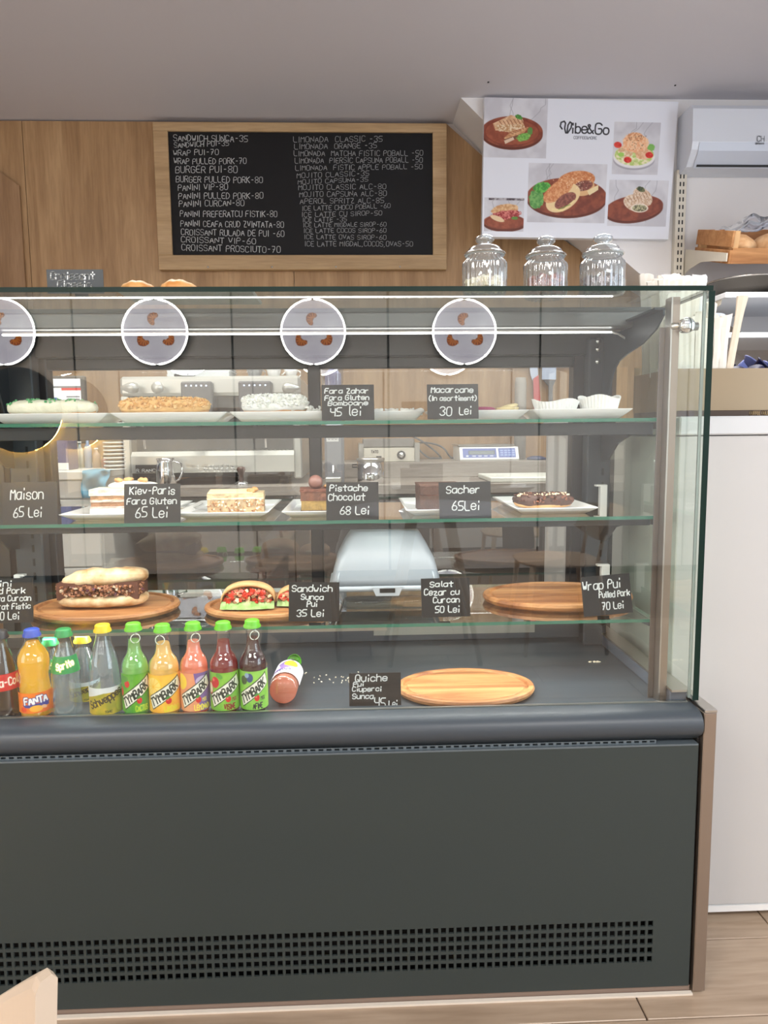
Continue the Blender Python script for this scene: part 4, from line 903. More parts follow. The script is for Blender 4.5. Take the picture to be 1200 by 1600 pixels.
# ================================================================== plates and pastries
def plate(cx, cy, z, w, d, h, rot, lab, grp, well=.004):
    t = thing('plate', lab, 'plate', (cx, cy, z), grp)
    def ring(sx, sy, zz):
        pts = []
        for (a, b) in ((-1, -1), (1, -1), (1, 1), (-1, 1)):
            r_ = .006
            for k in range(4):
                an = math.atan2(b, a)-PI/4+k*PI/6
                pts.append((a*(sx-r_)+r_*math.cos(an), b*(sy-r_)+r_*math.sin(an), zz))
        return pts
    W, D = w/2, d/2
    rings = [ring(W*.76, D*.76, 0), ring(W*.80, D*.80, .0005), ring(W, D, h-.0015), ring(W, D, h), ring(W-.003, D-.003, h), ring(W*.86, D*.86, well), ring(W*.3, D*.3, well-.0005)]
    MB().loft(rings).xf(Matrix.Translation((cx, cy, z)) @ Matrix.Rotation(rot, 4, 'Z')).build('dish', CERAM, t)
    return t
def wpx(p, Y): return p*(Y+1.25)/FPX
Z1 = ZS[0]+.0004; Z2 = ZS[1]+.0004; Z3 = ZS[2]+.0004
g1 = 'white rectangular plates on the top shelf'
def row1(xa, xb, lab, y=.205, d=.14):
    a, b = PY(xa, 645, y-d/2), PY(xb, 645, y-d/2); cx = (a.x+b.x)/2; w_ = b.x-a.x
    plate(cx, y, Z1, w_, d, .019, 0, lab, g1, .0105); return cx, w_
row1(-22, 166, 'white plate under the green-speckled eclair'); row1(171, 353, 'white plate under the orange crumbed eclair'); row1(358, 520, 'white plate under the eclair with white shavings')
row1(524, 664, 'white plate behind the 45 lei tag holding white paper cups', .225, .12); row1(672, 828, 'white plate under the macarons', .225, .12); row1(833, 990, 'white plate under the pleated paper cups at the case corner')
def eclair(x0, x1, top, col, lab, style, y=.20, z=None, rot=0):
    z = Z1+.0108 if z is None else z
    a, b = PY(x0, 640, y), PY(x1, 640, y); L = (b.x-a.x); cx = (a.x+b.x)/2; H = PY((x0+x1)/2, top, y).z-z
    base = mat('choux_bun', (196, 140, 88), .6, noise_=(40, (222, 176, 124), (1, 1, 1), 3))
    t = thing('eclair', lab, 'eclair', (cx, y, z), 'eclairs on display')
    M = Matrix.Translation((cx, y, z)) @ Matrix.Rotation(rot, 4, 'Z')
    MB().blob((0, 0, H*.42), (L*.49, .026, H*.44), amp=.0015, flat=-.95, power=2.6).xf(M).build('bun', base, t)
    MB().blob((0, 0, H*.60), (L/2, .028, H*.42), amp=.0025, freq=60, power=3.6, seed=x0).xf(M).build('icing', mat('icing_'+style, col, .35 if style == 'green' else .6, noise_=((50, tuple(min(255, v+16) for v in col), (1, 1, 1), 3)), bump=.6, bscale=200), t)
    mb = MB(); random.seed(x0)
    spec = {'green': (150, (.005, .004, .002), [(92, 170, 110), (130, 196, 140)]), 'orange': (420, (.007, .005, .003), [(236, 188, 122), (246, 206, 146), (226, 172, 106)]),
            'white': (420, (.009, .006, .0025), [(246, 246, 240), (232, 234, 226), (252, 252, 250)]), 'choc': (120, (.007, .005, .003), [(86, 48, 35), (56, 31, 23), (118, 72, 52)])}[style]
    for k in range(spec[0]):
        an = random.uniform(-.2, PI+.2) if style != 'green' else random.uniform(.5, 2.4); f = random.uniform(-.97, .97)
        if style == 'green' and int((f+1)*4.2) % 2: continue
        e = (1-abs(f)**5)**.4; sa = math.sin(an); ca = math.cos(an); q = (abs(sa)**3.4+abs(ca)**3.4)**(-1/3.4)
        mb.chunk((f*L/2, -ca*.029*e*q, H*.60+sa*q*H*.46*e), spec[1], random.randrange(len(spec[2])))
    mb.xf(M).build('topping', [mat('top_%s_%d' % (style, i), c_, .6) for i, c_ in enumerate(spec[2])], t, kind='stuff')
    if style == 'choc':
        mb = MB()
        for k in range(46): f = random.uniform(-.9, .9); mb.chunk((f*L/2, random.uniform(-.022, .012), H*(.99+.04*random.random()-.1*abs(f)**6)), (.006, .003, .003), 0)
        mb.xf(M).build('almond_flakes', mat('almond', (236, 214, 178), .6), t, kind='stuff')
eclair(14, 151, 626, (236, 232, 208), 'eclair with pale icing and green speckles on the top shelf', 'green')
eclair(188, 328, 624, (236, 190, 124), 'eclair coated in orange crumbs on the top shelf', 'orange')
eclair(378, 481, 620, (244, 244, 238), 'eclair heaped with white shavings on the top shelf', 'white')
mb = MB(); random.seed(3); p = PY(487, 640, .20)
for k in range(160):
    mb.chunk((p.x+random.gauss(0, .008), .20+random.uniform(-.03, .03), Z1+.012+abs(random.gauss(0, .007))), (.008, .005, .0025))
tag(mb.build('coconut_shavings', mat('top_white_0', (246, 246, 240), .6)), 'loose white shavings fallen beside the white eclair', 'shavings', kind='stuff')
# paper cups and bonbons
def papercup(cx, cy, z, r, h, lab, grp, flare=1.35, nm='paper_cup', sx=1.0):
    mb = MB(); n = 72; V = []
    for i, f in enumerate((0, .25, .5, .75, 1)):
        for j in range(n):
            a = 2*PI*j/n; rr = r*(1+(flare-1)*f)*(1+(.045 if j % 2 else -.045)*f); zz = z+h*f*(1+.12*math.sin(3*a+cx*90)*(f > .9))
            V.append((cx+rr*math.cos(a)*sx, cy+rr*math.sin(a), zz))
    V.append((cx, cy, z)); F = [(i*n+j, i*n+(j+1) % n, (i+1)*n+(j+1) % n, (i+1)*n+j) for i in range(4) for j in range(n)]+[(5*n, (j+1) % n, j) for j in range(n)]
    tag(mb.add(V, F).build(nm, mat('paper_pleat', (244, 243, 240), .7)), lab, 'paper cup', grp)
for k, x in enumerate((588, 612, 636, 652)): cl_ = ['touching the 45 lei tag', 'second from the 45 lei tag', 'third from the 45 lei tag', 'nearest the 30 Lei tag'][k]; q = PY(x, 645, .21); papercup(q.x, .205+.012*(k % 2), Z1+.0108, .011, .013, 'small white paper cup '+cl_, 'small paper cups by the 45 lei tag', 1.25)
q = PY(868, 645, .20); papercup(q.x, .20, Z1+.0108, .026, .027, 'white pleated paper cup near the macarons', 'large pleated paper cups', 1.2, sx=1.5)
q = PY(935, 645, .215); papercup(q.x, .212, Z1+.0108, .026, .034, 'white pleated paper cup nearest the case corner, the taller one', 'large pleated paper cups', 1.2, sx=1.35)
def macaron(cx, cy, z, col, lab, tilt=0, r=.021):
    t = thing('macaron', lab, 'macaron', (cx, cy, z), 'macarons on the top shelf'); M = Matrix.Translation((cx, cy, z)) @ Matrix.Rotation(tilt, 4, 'Y')
    cm = mat('macaron_%d%d' % (col[0], col[2]), col, .6)
    MB().lathe([(0, 0), (r*.8, 0), (r, .003), (r, .0055), (r*.9, .006), (0, .006)], n=28).xf(M).build('lower_shell', cm, t)
    MB().lathe([(0, .006), (r*.88, .006), (r*.88, .0085), (0, .0085)], n=28).xf(M).build('cream', mat('macaron_cream', (240, 226, 200), .6), t)
    MB().lathe([(0, .0085), (r*.9, .0085), (r, .009), (r, .0115), (r*.8, .0145), (0, .016)], n=28).xf(M).build('upper_shell', cm, t)
macaron(PY(755, 640, .20).x, .20, Z1+.0108, (172, 70, 110), 'raspberry pink macaron next to the 30 Lei tag', 0, .024)
macaron(PY(790, 640, .195).x-.001, .195, Z1+.0108, (240, 220, 168), 'cream macaron lying nearest the pink macaron', -.05, .019)
macaron(PY(800, 640, .20).x+.001, .222, Z1+.0165, (244, 226, 178), 'cream macaron tilted up behind the other cream one', -.22, .019)

# middle shelf: rotated square plates with slices
g2 = 'white square plates on the middle shelf'
def sqplate(x, y, s, rot, lab, Y=.24):
    p = PY(x, y, .27); return plate(p.x, .272, Z2, s, .262, .015, 0, lab, g2), p
def cake(x0, x1, ytop, Y, rot, lab, layers, top=None, deepness=.075, nm='cake_slice', z=None):
    z = Z2+.005 if z is None else z
    a, b = PY(x0, 790, Y), PY(x1, 790, Y); w_ = b.x-a.x; cx = (a.x+b.x)/2; H = PY(x0, ytop, Y).z-z
    t = thing(nm, lab, 'cake', (cx, Y+deepness/2, z), 'cake slices on the middle shelf'); M = Matrix.Translation((cx, Y+deepness/2, z)) @ Matrix.Rotation(R(rot), 4, 'Z'); zz = 0; tot = sum(l[1] for l in layers)
    for (ln, th, col, ins) in layers:
        h = H*th/tot; mb = MB(); n = 14; 
        # layer block with slightly crumbled sides
        per = [(-1+2*i/n, -1) for i in range(n)]+[(1, -1+2*i/n) for i in range(n)]+[(1-2*i/n, 1) for i in range(n)]+[(-1, 1-2*i/n) for i in range(n)]
        rings = [[(px*(w_/2-ins)+random.uniform(-.0007, .0007), py*(deepness/2-ins)+random.uniform(-.0007, .0007), zz+h*f) for px, py in per] for f in (0, .5, 1)]
        mb.loft(rings, smooth=False).xf(M).build(ln, mat('cake_%s_%d_%d' % (ln, col[0], col[2]), col, .75, noise_=(90, tuple(int(v*.82) for v in col), (1, 1, 1), 3), bump=.6, bscale=220), t); zz += h
    return t, M, w_, H, zz
WN = mat('walnut', (206, 160, 104), .6, noise_=(80, (170, 120, 72), (1, 1, 1), 3))
sqplate(205, 797, 0.20, 4, 'white plate under the cream slice topped with walnuts')
ly = [('cream', 1.0, (220, 212, 194), .0), ('sponge', 1.2, (172, 128, 92), .002), ('cream', .7, (216, 190, 178), .001), ('sponge', 1.2, (168, 122, 88), .002), ('cream', .7, (214, 196, 180), .001), ('sponge', 1.1, (200, 152, 110), .002), ('cream', 1.8, (226, 220, 202), .0)]
t_, M_, w_, H_, zz = cake(139, 250, 765, .185, 4, 'cream layered cake slice topped with walnuts, behind the Kiev-Paris tag', ly)
MB().blob((.006, .004, zz+.004), (w_*.36, .03, .010), amp=.002, freq=50).xf(M_).build('cream_swirl', mat('whip', (226, 221, 206), .4), t_)
for k, (dx, dy) in enumerate(((-.018, -.008), (-.003, .008), (.028, -.004))):
    MB().blob((dx, dy, zz+.016), (.009, .006, .0045), amp=.003, freq=200, seed=k).xf(M_).build('walnut', WN, t_)
MB().box(-w_*.5, w_*.5, -.0378, -.0370, H_*.06, H_*.3).xf(M_).build('cream_edge', mat('whip'), t_)
sqplate(362, 793, .185, 8, 'white plate under the beige nougat slice')
t_, M_, w_, H_, zz = cake(322, 409, 772, .20, 5, 'beige nutty cake slice with walnut pieces between two tags', [('nut_base', 3.6, (192, 164, 126), 0), ('cream', .4, (236, 214, 178), -.001), ('wafer_top', 1.0, (206, 180, 140), 0)])
mb = MB(); random.seed(9)
for k in range(90): mb.chunk((random.uniform(-w_/2, w_/2), -.0375, random.uniform(.003, H_*.7)), (.005, .002, .004), random.randrange(3))
mb.xf(M_).build('nut_pieces', [mat('nut_a', (176, 130, 86), .7), mat('nut_b', (238, 220, 188), .7), mat('nut_c', (140, 92, 62), .7)], t_, kind='stuff')
for k, (dx, dy) in enumerate(((.030, -.018), (.036, -.002))): MB().blob((dx, dy, zz+.004), (.008, .006, .005), amp=.003, freq=200, seed=k+5).xf(M_).build('walnut', WN, t_)
mb = MB()
for k in range(4): mb.box(-w_/2, w_*.3, -.03+k*.016, -.022+k*.016, zz, zz+.002+.001*k)
mb.xf(M_).build('wafer_strips', mat('wafer', (232, 204, 160), .6), t_)
sqplate(512, 795, .17, 6, 'white plate under the chocolate slice with a macaron on top')
t_, M_, w_, H_, zz = cake(468, 522, 765, .19, 4, 'chocolate and pistachio slice topped with a small macaron, beside the Pistache tag', [('sponge', .5, (70, 40, 30), 0), ('pistachio', 1.5, (158, 126, 66), .001), ('mousse', 1.4, (112, 68, 48), 0), ('glaze', .4, (110, 60, 42), -.001)])
MB().lathe([(0, 0), (.013, .0005), (.0145, .004), (.013, .006), (.0135, .008), (.0145, .010), (.011, .015), (0, .017)], n=24).xf(M_ @ Matrix.Translation((-.004, -.01, zz+.011)) @ Matrix.Rotation(R(70), 4, 'X')).build('macaron_topper', mat('mac_brown', (112, 74, 64), .5), t_)
MB().blob((.020, -.012, zz+.004), (.008, .006, .004), amp=.002, freq=200).xf(M_).build('nut', WN, t_)
sqplate(690, 790, .17, 3, 'white plate under the Sacher slice'); 
t_, M_, w_, H_, zz = cake(655, 720, 757, .20, 3, 'dark chocolate Sacher slice partly behind its price tag', [('sponge', 3, (78, 50, 38), 0), ('jam', .15, (96, 44, 28), .001), ('sponge', 1.6, (76, 47, 36), 0), ('glaze', .4, (102, 70, 58), -.0008)])
sqplate(846, 785, .165, 8, 'white plate under the chocolate eclair, nearest the right upright')
p = PZ(848, 787, Z2+.01)
eclair(804, 896, 772, (66, 38, 29), 'chocolate eclair with almond flakes on the middle shelf', 'choc', y=.235, z=Z2+.0045, rot=-.03)
for (x, y, s, lab) in ((290, 783, .13, 'empty white plate behind the Kiev-Paris tag'),):
    p = PZ(x, y, Z2+.008); plate(p.x, .335, Z2, .12, .09, .012, R(0), lab, g2)

# ================================================================== wooden boards
def board(x0, x1, yf, yb, z, lab, grp='oval wooden serving boards', h=.016):
    """px extents of the top ellipse: left, right, front, back"""
    zt_ = z+h; f = PZ((x0+x1)/2, yf, zt_); b = PZ((x0+x1)/2, yb, zt_); cy = (f.y+b.y)/2; l, r_ = PY(x0, (yf+yb)/2, cy), PY(x1, (yf+yb)/2, cy)
    a = (r_.x-l.x)/2; d = (b.y-f.y)/2; cx = (l.x+r_.x)/2
    t = thing('serving_board', lab, 'serving board', (cx, cy, z), grp)
    k = lambda q: a-q
    prof = [(0, 0), (a-.010, 0), (a-.003, .004), (a, .010), (a-.002, h-.001), (a-.004, h), (a-.012, h), (a-.014, h-.005), (a-.019, h-.005), (a-.022, h-.002), (0, h-.002)]
    MB().lathe(prof, (0, 0, 0), 72, sy=d/a, smooth=False).xf(Matrix.Translation((cx, cy, z))).build('board', ACACIA, t)
    o = t.children[0]
    return t, cx, cy, a, d, zt_
random.seed(21)
_, bx1, by1, ba1, bd1, bz1 = board(53, 280, 965, 924, Z3, 'oval wooden board under the meat panini on the lowest shelf')
_, bx2, by2, ba2, bd2, bz2 = board(320, 520, 961, 925, Z3, 'oval wooden board under the pita sandwich')
_, bx3, by3, ba3, bd3, bz3 = board(755, 985, 946, 908, Z3, 'empty oval wooden board beside the Wrap Pui tag on the lowest shelf', h=.017)
board(620, 834, 1098, 1043, DZ, 'empty oval wooden board on the case floor beside the Quiche tag')
# panini
CRUST = mat('ciabatta_crust', (178, 134, 86), .65, noise_=(34, (218, 196, 160), (1, 1, 1), 8), bump=.9, bscale=70)
z = bz1; Yp = by1-.01; a, b = PY(90, 930, Yp), PY(232, 930, Yp); L = b.x-a.x; cx = (a.x+b.x)/2; H = PY(165, 891, Yp).z-z
t = thing('meat_panini', 'ciabatta panini filled with minced meat on the left wooden board', 'sandwich', (cx, Yp, z))
MB().blob((cx, Yp, z+H*.20), (L/2, .045, H*.22), amp=.004, freq=30, flat=-.92, power=2.6, seed=2, m=0).build('lower_bread', CRUST, t)
mb = MB().blob((0, 0, 0), (L*.47, .043, H*.27), amp=.007, freq=22, power=2.7, seed=5); mb.xf(Matrix.Translation((cx+.004, Yp+.006, z+H*.76)) @ Matrix.Rotation(R(-5), 4, 'Y') @ Matrix.Rotation(R(-14), 4, 'X')); mb.build('upper_bread', CRUST, t)
mb = MB(); random.seed(5)
for k in range(620):
    an = random.uniform(PI, 2*PI); f = random.uniform(-.93, .93); e = (1-abs(f)**3)**.5
    mb.chunk((cx+f*L/2, Yp+math.sin(an)*.046*e*random.uniform(.82, 1.02), z+H*(.38+random.uniform(0, .26))), (.007, .005, .004), random.choice([0, 0, 1, 1, 1, 2] if random.random() < .85 else [2, 3, 4]))
mb.build('meat_filling', [mat('meat_a', (112, 70, 50), .6), mat('meat_b', (146, 96, 68), .6), mat('meat_c', (84, 48, 38), .6), mat('onion_white', (186, 166, 142), .5), mat('onion_red', (92, 50, 74), .5)], t, kind='stuff')
MB().box(cx-L*.44, cx+L*.44, Yp-.032, Yp+.036, z+H*.25, z+H*.72).build('filling_core', mat('meat_c'), t)
# pita
def pita(xa, xb, ytop, Yp, z, lab, full=True):
    a, b = PY(xa, 940, Yp), PY(xb, 940, Yp); L = b.x-a.x; cx = (a.x+b.x)/2; H = PY((xa+xb)/2, ytop, Yp).z-z
    t = thing('pita_sandwich', lab, 'sandwich', (cx, Yp, z), 'pita sandwiches on the middle board')
    CR = mat('pita_crust', (206, 164, 114), .65, noise_=(24, (176, 128, 80), (1, 1, 1), 4), bump=.4, bscale=70)
    mb = MB(); rings = []
    for i in range(17):
        an = PI*i/16; x = -math.cos(an)*L/2; zt2 = H*.28+H*.68*math.sin(an)**.8
        rings.append([(x, -.038+.012*math.sin(an), zt2-.004), (x, -.036, zt2+.003), (x*.98, -.01, zt2+.007), (x*.92, .03, zt2*.8+.002), (x*.85, .05, zt2*.45), (x*.85, .048, zt2*.42-.003), (x*.9, .02, zt2*.7-.004), (x*.96, -.012, zt2)])
    mb.loft(rings).xf(Matrix.Translation((cx, Yp, z))).build('upper_fold', CR, t)
    MB().blob((cx, Yp+.005, z+H*.12), (L/2, .042, H*.13), amp=.002, flat=-.9, power=2.5).build('lower_fold', CR, t)
    MB().blob((cx, Yp+.012, z+H*.42), (L*.42, .030, H*.36), amp=.003, freq=50, power=2.5).build('filling_core', mat('mayo', (226, 206, 176), .5), t)
    mb = MB(); random.seed(int(xa))
    for k in range(190):
        f = random.uniform(-.85, .85); top = .28+.6*(1-f*f)**.5; zf = random.uniform(.24, max(.3, top-.06))
        mb.chunk((cx+f*L/2, Yp-.022+random.uniform(-.012, .006), z+H*zf), (.010, .008, .006), random.choice([0, 0, 1, 2, 3]))
    mb.build('filling', [mat('tomato_red', (206, 60, 44), .4), mat('ham_pink', (222, 150, 122), .5), mat('mushroom', (150, 110, 78), .6), mat('chicken', (236, 212, 176), .6)], t, kind='stuff')
    mb = MB(); n = 40; V = []
    for j in range(4):
        for i in range(n):
            f = i/(n-1)*2-1; wv = .004*math.sin(i*1.3+j)+.003*math.sin(i*2.9)
            V.append((cx+f*L*.5, Yp-.030-.009*j*(1-.3*abs(f)), z+H*.24-(.0035+.0012*j)*j+wv*.6*(j > 0)+.002))
    mb.add(V, [(j*n+i, (j+1)*n+i, (j+1)*n+i+1, j*n+i+1) for j in range(3) for i in range(n-1)], 0, True)
    mb.v = [(q[0], q[1], max(q[2], z+.002)) for q in mb.v]
    mb.build('lettuce', mat('lettuce_pale', (176, 198, 140), .45, noise_=(60, (132, 168, 92), (1, 1, 1), 3)), t)
pita(350, 432, 909, by2-.01, bz2, 'folded pita with tomato and lettuce facing out on the middle board')
pita(436, 500, 914, by2+.01, bz2, 'second pita half behind the Sandwich Sunca tag')
# plastic clamshell dome
def clam():
    Y = .30; z = Z3; a, b = PY(516, 905, Y), PY(686, 905, Y); cx = (a.x+b.x)/2; W = (b.x-a.x)/2; H = PY(600, 827, Y).z-z
    t = thing('salad_container', 'white plastic clamshell salad container with a domed lid on the lowest shelf', 'food container', (cx, Y, z))
    PL = mat('frosted_plastic', (126, 132, 138), .4)
    def rr(hx, hy, zz, r_=.018, n=5):
        pts = []
        for (sx, sy, a0_) in ((1, 1, 0), (-1, 1, 90), (-1, -1, 180), (1, -1, 270)):
            for k in range(n): an = R(a0_+90*k/(n-1)); pts.append((cx+sx*(hx-r_)+r_*math.cos(an), Y+sy*(hy-r_)+r_*math.sin(an), zz))
        return pts
    D = .085
    MB().loft([rr(W*.74, D*.74, z), rr(W*.78, D*.80, z+.004), rr(W*.93, D*.93, z+.040), rr(W*.93, D*.93, z+.042)]).build('base', pane('clear_plastic', (236, 240, 242), 2.5, .05), t)
    MB().loft([rr(W, D, z+.0422), rr(W, D, z+.052), rr(W*.97, D*.97, z+.053)]).build('rim', mat('frosted_rim', (160, 166, 172), .35), t)
    MB().loft([rr(W*.965, D*.95, z+.0532), rr(W*.95, D*.93, z+.066), rr(W*.86, D*.84, z+H*.66), rr(W*.74, D*.70, z+H*.84), rr(W*.66, D*.58, z+H*.94), rr(W*.60, D*.50, z+H)]).build('lid', PL, t)
    pts = [(cx+W*.84*math.cos(an), Y-D*.95+.03*math.sin(an), z+.062+(H*.84-.06)*math.sin(an)) for an in [PI*i/20 for i in range(21)]]
    MB().tube(pts, .0022, 6).build('lid_ridge', mat('frosted_rim'), t)
    MB().prism([(cx-.030, z+.052), (cx+.034, z+.052), (cx+.026, z+.034), (cx-.022, z+.034)], 'Y', Y-D-.006, Y-D+.002).build('latch', mat('frosted_rim'), t)
    MB().box(cx-.014, cx+.018, Y-D-.0068, Y-D-.006, z+.041, z+.050).build('latch_slot', BLACK, t)
clam()

# ================================================================== bottles on the case floor
def bottle(x0, x1, ytop, Y, kind, liq, cap, level, label_fn, lab, nm='soda_bottle', lw=(0.12, .52), M=None, ring=False):
    cxp = (x0+x1)/2; z = DZ+.0018
    c_ = PY(cxp, 1110, Y); r = wpx(x1-x0, Y)/2*.985; H = PY(cxp, ytop, Y).z-z if M is None else .205
    if M is not None: r = .0285
    t = thing(nm, lab, 'bottle', (c_.x, Y, z), 'glass soft drink bottles')
    if M is None: M = Matrix.Translation((c_.x, Y, z))
    else: t.location = M.translation; PINV[t.name] = Matrix.Translation(M.translation).inverted()
    hn = H-.008
    PR = {'tym': [(0, .003), (.90, 0), (1, .02), (1, .50), (1, .55), (.96, .595), (.86, .64), (.72, .675), (.60, .71), (.54, .75), (.49, .82), (.45, .92), (.49, .93), (.49, .965), (.42, .97), (.40, 1)],
          'fanta': [(0, .003), (.90, 0), (.96, .03), (.96, .20), (.97, .34), (.90, .44), (.88, .50), (.95, .58), (1, .66), (.96, .73), (.78, .80), (.54, .86), (.44, .90), (.40, .95), (.44, .96), (.42, 1)],
          'sprite': [(0, .003), (.94, 0), (1, .03), (.97, .18), (.92, .36), (.93, .48), (.86, .60), (.72, .72), (.54, .82), (.44, .90), (.41, .95), (.45, .96), (.42, 1)],
          'tonic': [(0, .003), (.94, 0), (1, .03), (1, .36), (.96, .50), (.86, .64), (.70, .76), (.50, .86), (.42, .92), (.41, .95), (.46, .96), (.42, 1)]}[kind]
    pr = [(a*r, b*hn) for a, b in PR]
    MB().lathe(pr, n=40).xf(M).build('glass_body', BOTGLASS, t)
    if liq:
        lp = [(0, .004)]; hl = level*hn
        for (a, b) in pr[1:]:
            if b < hl: lp.append((max(a-.0022, .001), max(b, .004)))
            else:
                pa, pb = lp[-1]; lp.append((max(a-.0022, .004), hl)) if b-pb > 0 else None; break
        lp.append((0, hl)); MB().lathe(lp, n=36).xf(M).build('drink', liq, t)
    mb = MB(); rc = .0138; n = 42; V = []
    pf = [(rc*1.12, hn-.006), (rc*1.10, hn-.002), (rc, hn+.001), (rc, H-.002), (rc*.85, H), (0, H)]
    for j in range(n):
        a = 2*PI*j/n
        for i, (q, zz) in enumerate(pf):
            k = 1+(.06 if (j % 2) and i < 2 else 0); V.append((q*k*math.cos(a), q*k*math.sin(a), zz))
    L_ = len(pf); mb.add(V, [(j*L_+i, ((j+1) % n)*L_+i, ((j+1) % n)*L_+i+1, j*L_+i+1) for j in range(n) for i in range(L_-1)], 0, True)
    mb.xf(M).build('cap', cap, t)
    if ring:
        pts = [(.0085*math.cos(a), -rc*1.15-.001, hn-.018+.0085*math.sin(a)) for a in [2*PI*i/20 for i in range(21)]]
        MB().tube(pts, .0009, 5, caps=False).xf(M @ Matrix.Rotation(random.uniform(-.5, .5), 4, 'Z')).build('pull_ring', mat('ring_clear', (226, 236, 226), .2), t)
    cv, z0f, z1f, span = label_fn(); aim = -math.degrees(math.atan2(c_.x, Y+1.25)) if lab[:5] != 'peach' or 'lying' not in lab else 0
    def fn(u, v):
        a = R(-90+(u-.5)*span+aim); zz = hn*(z1f+(z0f-z1f)*v)
        # radius of the body at this height
        rr = r
        for (a1, b1), (a2, b2) in zip(pr[1:-1], pr[2:]):
            if b1 <= zz <= b2: rr = a1+(a2-a1)*(zz-b1)/max(b2-b1, 1e-6); break
        rr += .0006; return M @ Vector((rr*math.cos(a), rr*math.sin(a), zz))
    cv.mesh('label', fn, vcol('label_print', .35), t)
    return t
def tym(bg1, bg2, word, wc, fruit, off=0):
    def f():
        c = Canvas(150, 96, bg1); c.put(np.ones((96, 150)), bg1, bg2, 30, 7)
        fruit(c)
        # slanted white name band with dark outline
        def B(g, col): c.poly([(20+off-g, 58-g*.3), (118+off, 8-g*1.2), (130+off+g, 34), (32+off, 86+g)], col)
        B(3, (40, 60, 40)); B(0, (240, 240, 228))
        c.text('TYMBARK', 33+off, 80, 20, 4.2, (30, 46, 40), .80, -27.5)
        c.ell(84+off, 66, 9, 8, 0, (214, 40, 38)); c.ell(81+off, 63, 3, 2.6, 0, (236, 110, 96)); c.ell(82+off, 58, 7, 3, -20, (70, 150, 60))
        c.text('MIX' if word in ('LEMONADA', 'AFINE', 'VISINE') else '', 98+off, 72, 9, 1.8, wc, .8)
        c.text(word, 70+off, 92, 13, 3.0, wc, .66)
        return c, .06, .50, 178
    return f
def lemon(c): c.ell(36, 30, 30, 28, 0, (250, 200, 60)); c.ell(36, 30, 25, 23, 0, (252, 220, 120)); [c.line([(36, 30), (36+24*math.cos(a), 30+22*math.sin(a))], 1.4, (250, 190, 50)) for a in [k*PI/5 for k in range(10)]]
def apple(c): c.ell(40, 24, 15, 14, 0, (196, 40, 48)); c.ell(34, 18, 5, 4, 0, (232, 110, 100)); c.ell(16, 40, 14, 17, 0, (206, 50, 44)); c.ell(18, 40, 10, 13, 0, (244, 236, 196)); c.ell(56, 8, 12, 6, 20, (90, 160, 60))
def cactus(c): c.ell(42, 24, 10, 9, 0, (206, 48, 44)); c.ell(16, 44, 8, 12, 0, (216, 60, 60)); c.ell(28, 12, 20, 8, 0, (80, 150, 60))
def blue(c): c.ell(60, 16, 12, 11, 0, (60, 80, 130)); c.ell(38, 22, 13, 11, 0, (70, 96, 60)); c.ell(50, 10, 8, 6, 0, (140, 170, 200))
def purpl(c): c.poly([(70, 0), (150, 0), (150, 96), (90, 96)], (126, 98, 160)); c.ell(24, 22, 22, 20, 0, (250, 214, 70)); c.ell(100, 20, 24, 12, 0, (196, 180, 214))
GRN = mat('cap_lime', (110, 200, 50), .35)
Yb = .0775
YEL, WRD = (230, 220, 60), (120, 40, 30)
bottle(193, 236, 973, Yb, 'tym', liquid('kiwi_green', (170, 222, 140), .3), GRN, .86, tym((66, 150, 50), (110, 180, 60), 'CACTUS', (190, 220, 60), cactus), 'pale green soft drink bottle with a green label, beside the tonic bottle', ring=True)
bottle(235, 284, 975, Yb, 'tym', liquid('lemon_yellow', (255, 220, 140), .2), GRN, .84, tym((244, 176, 50), (250, 200, 80), 'LIMONADA', (240, 220, 60), lemon), 'yellow lemonade bottle with a lemon slice label', ring=True)
bottle(284, 329, 972, Yb, 'tym', liquid('peach_pink', (255, 172, 145), .2), GRN, .84, tym((238, 170, 120), (232, 150, 110), 'LEMONADA', (250, 230, 90), purpl), 'peach pink lemonade bottle with a purple and yellow label', ring=True)
bottle(330, 376, 971, Yb, 'tym', liquid('cherry_red', (170, 14, 40), .35), GRN, .84, tym((110, 176, 60), (140, 200, 70), 'VISINE', (140, 30, 30), apple), 'deep red cherry drink bottle with an apple on its green label')
bottle(376, 420, 968, Yb, 'tym', liquid('berry_dark', (84, 24, 46), .35), GRN, .85, tym((120, 190, 70), (150, 210, 90), 'AFINE', (40, 40, 50), blue), 'dark purple berry drink bottle, last upright bottle before the fallen one', ring=True)
def fanta_l():
    c = Canvas(110, 50, (244, 120, 30)); c.put(np.ones((50, 110)), (246, 128, 30), (232, 96, 24), 30, 2); c.poly([(22, 30), (86, 22), (84, 34), (30, 36)], (50, 60, 150)); c.ell(54, 38, 15, 8, 0, (250, 180, 60)); c.ell(24, 40, 8, 6, 0, (236, 70, 30)); c.ell(72, 36, 7, 4, 20, (240, 180, 140))
    c.text('FANTA', 28, 28, 16, 6.6, (50, 60, 150), .78, -6); c.text('FANTA', 28, 28, 16, 3.8, (255, 255, 255), .78, -6); return c, .09, .33, 170
bottle(32, 83, 982, Yb, 'fanta', liquid('orange_soda', (255, 208, 50), .1), mat('cap_blue', (40, 80, 190), .35), .90, fanta_l, 'orange soda bottle with a blue cap')
def sprite_l():
    c = Canvas(110, 44, (20, 150, 80)); c.text('Sprite', 30, 33, 15, 6, (240, 240, 80), .72, -12); c.text('Sprite', 30, 33, 15, 3.8, (255, 255, 255), .72, -12); return c, .54, .74, 175
bottle(83, 130, 982, Yb+.004, 'sprite', liquid('clear_soda', (226, 236, 240), .88), mat('cap_green', (30, 150, 80), .35), .86, sprite_l, 'clear soda bottle with a green cap and green neck label')
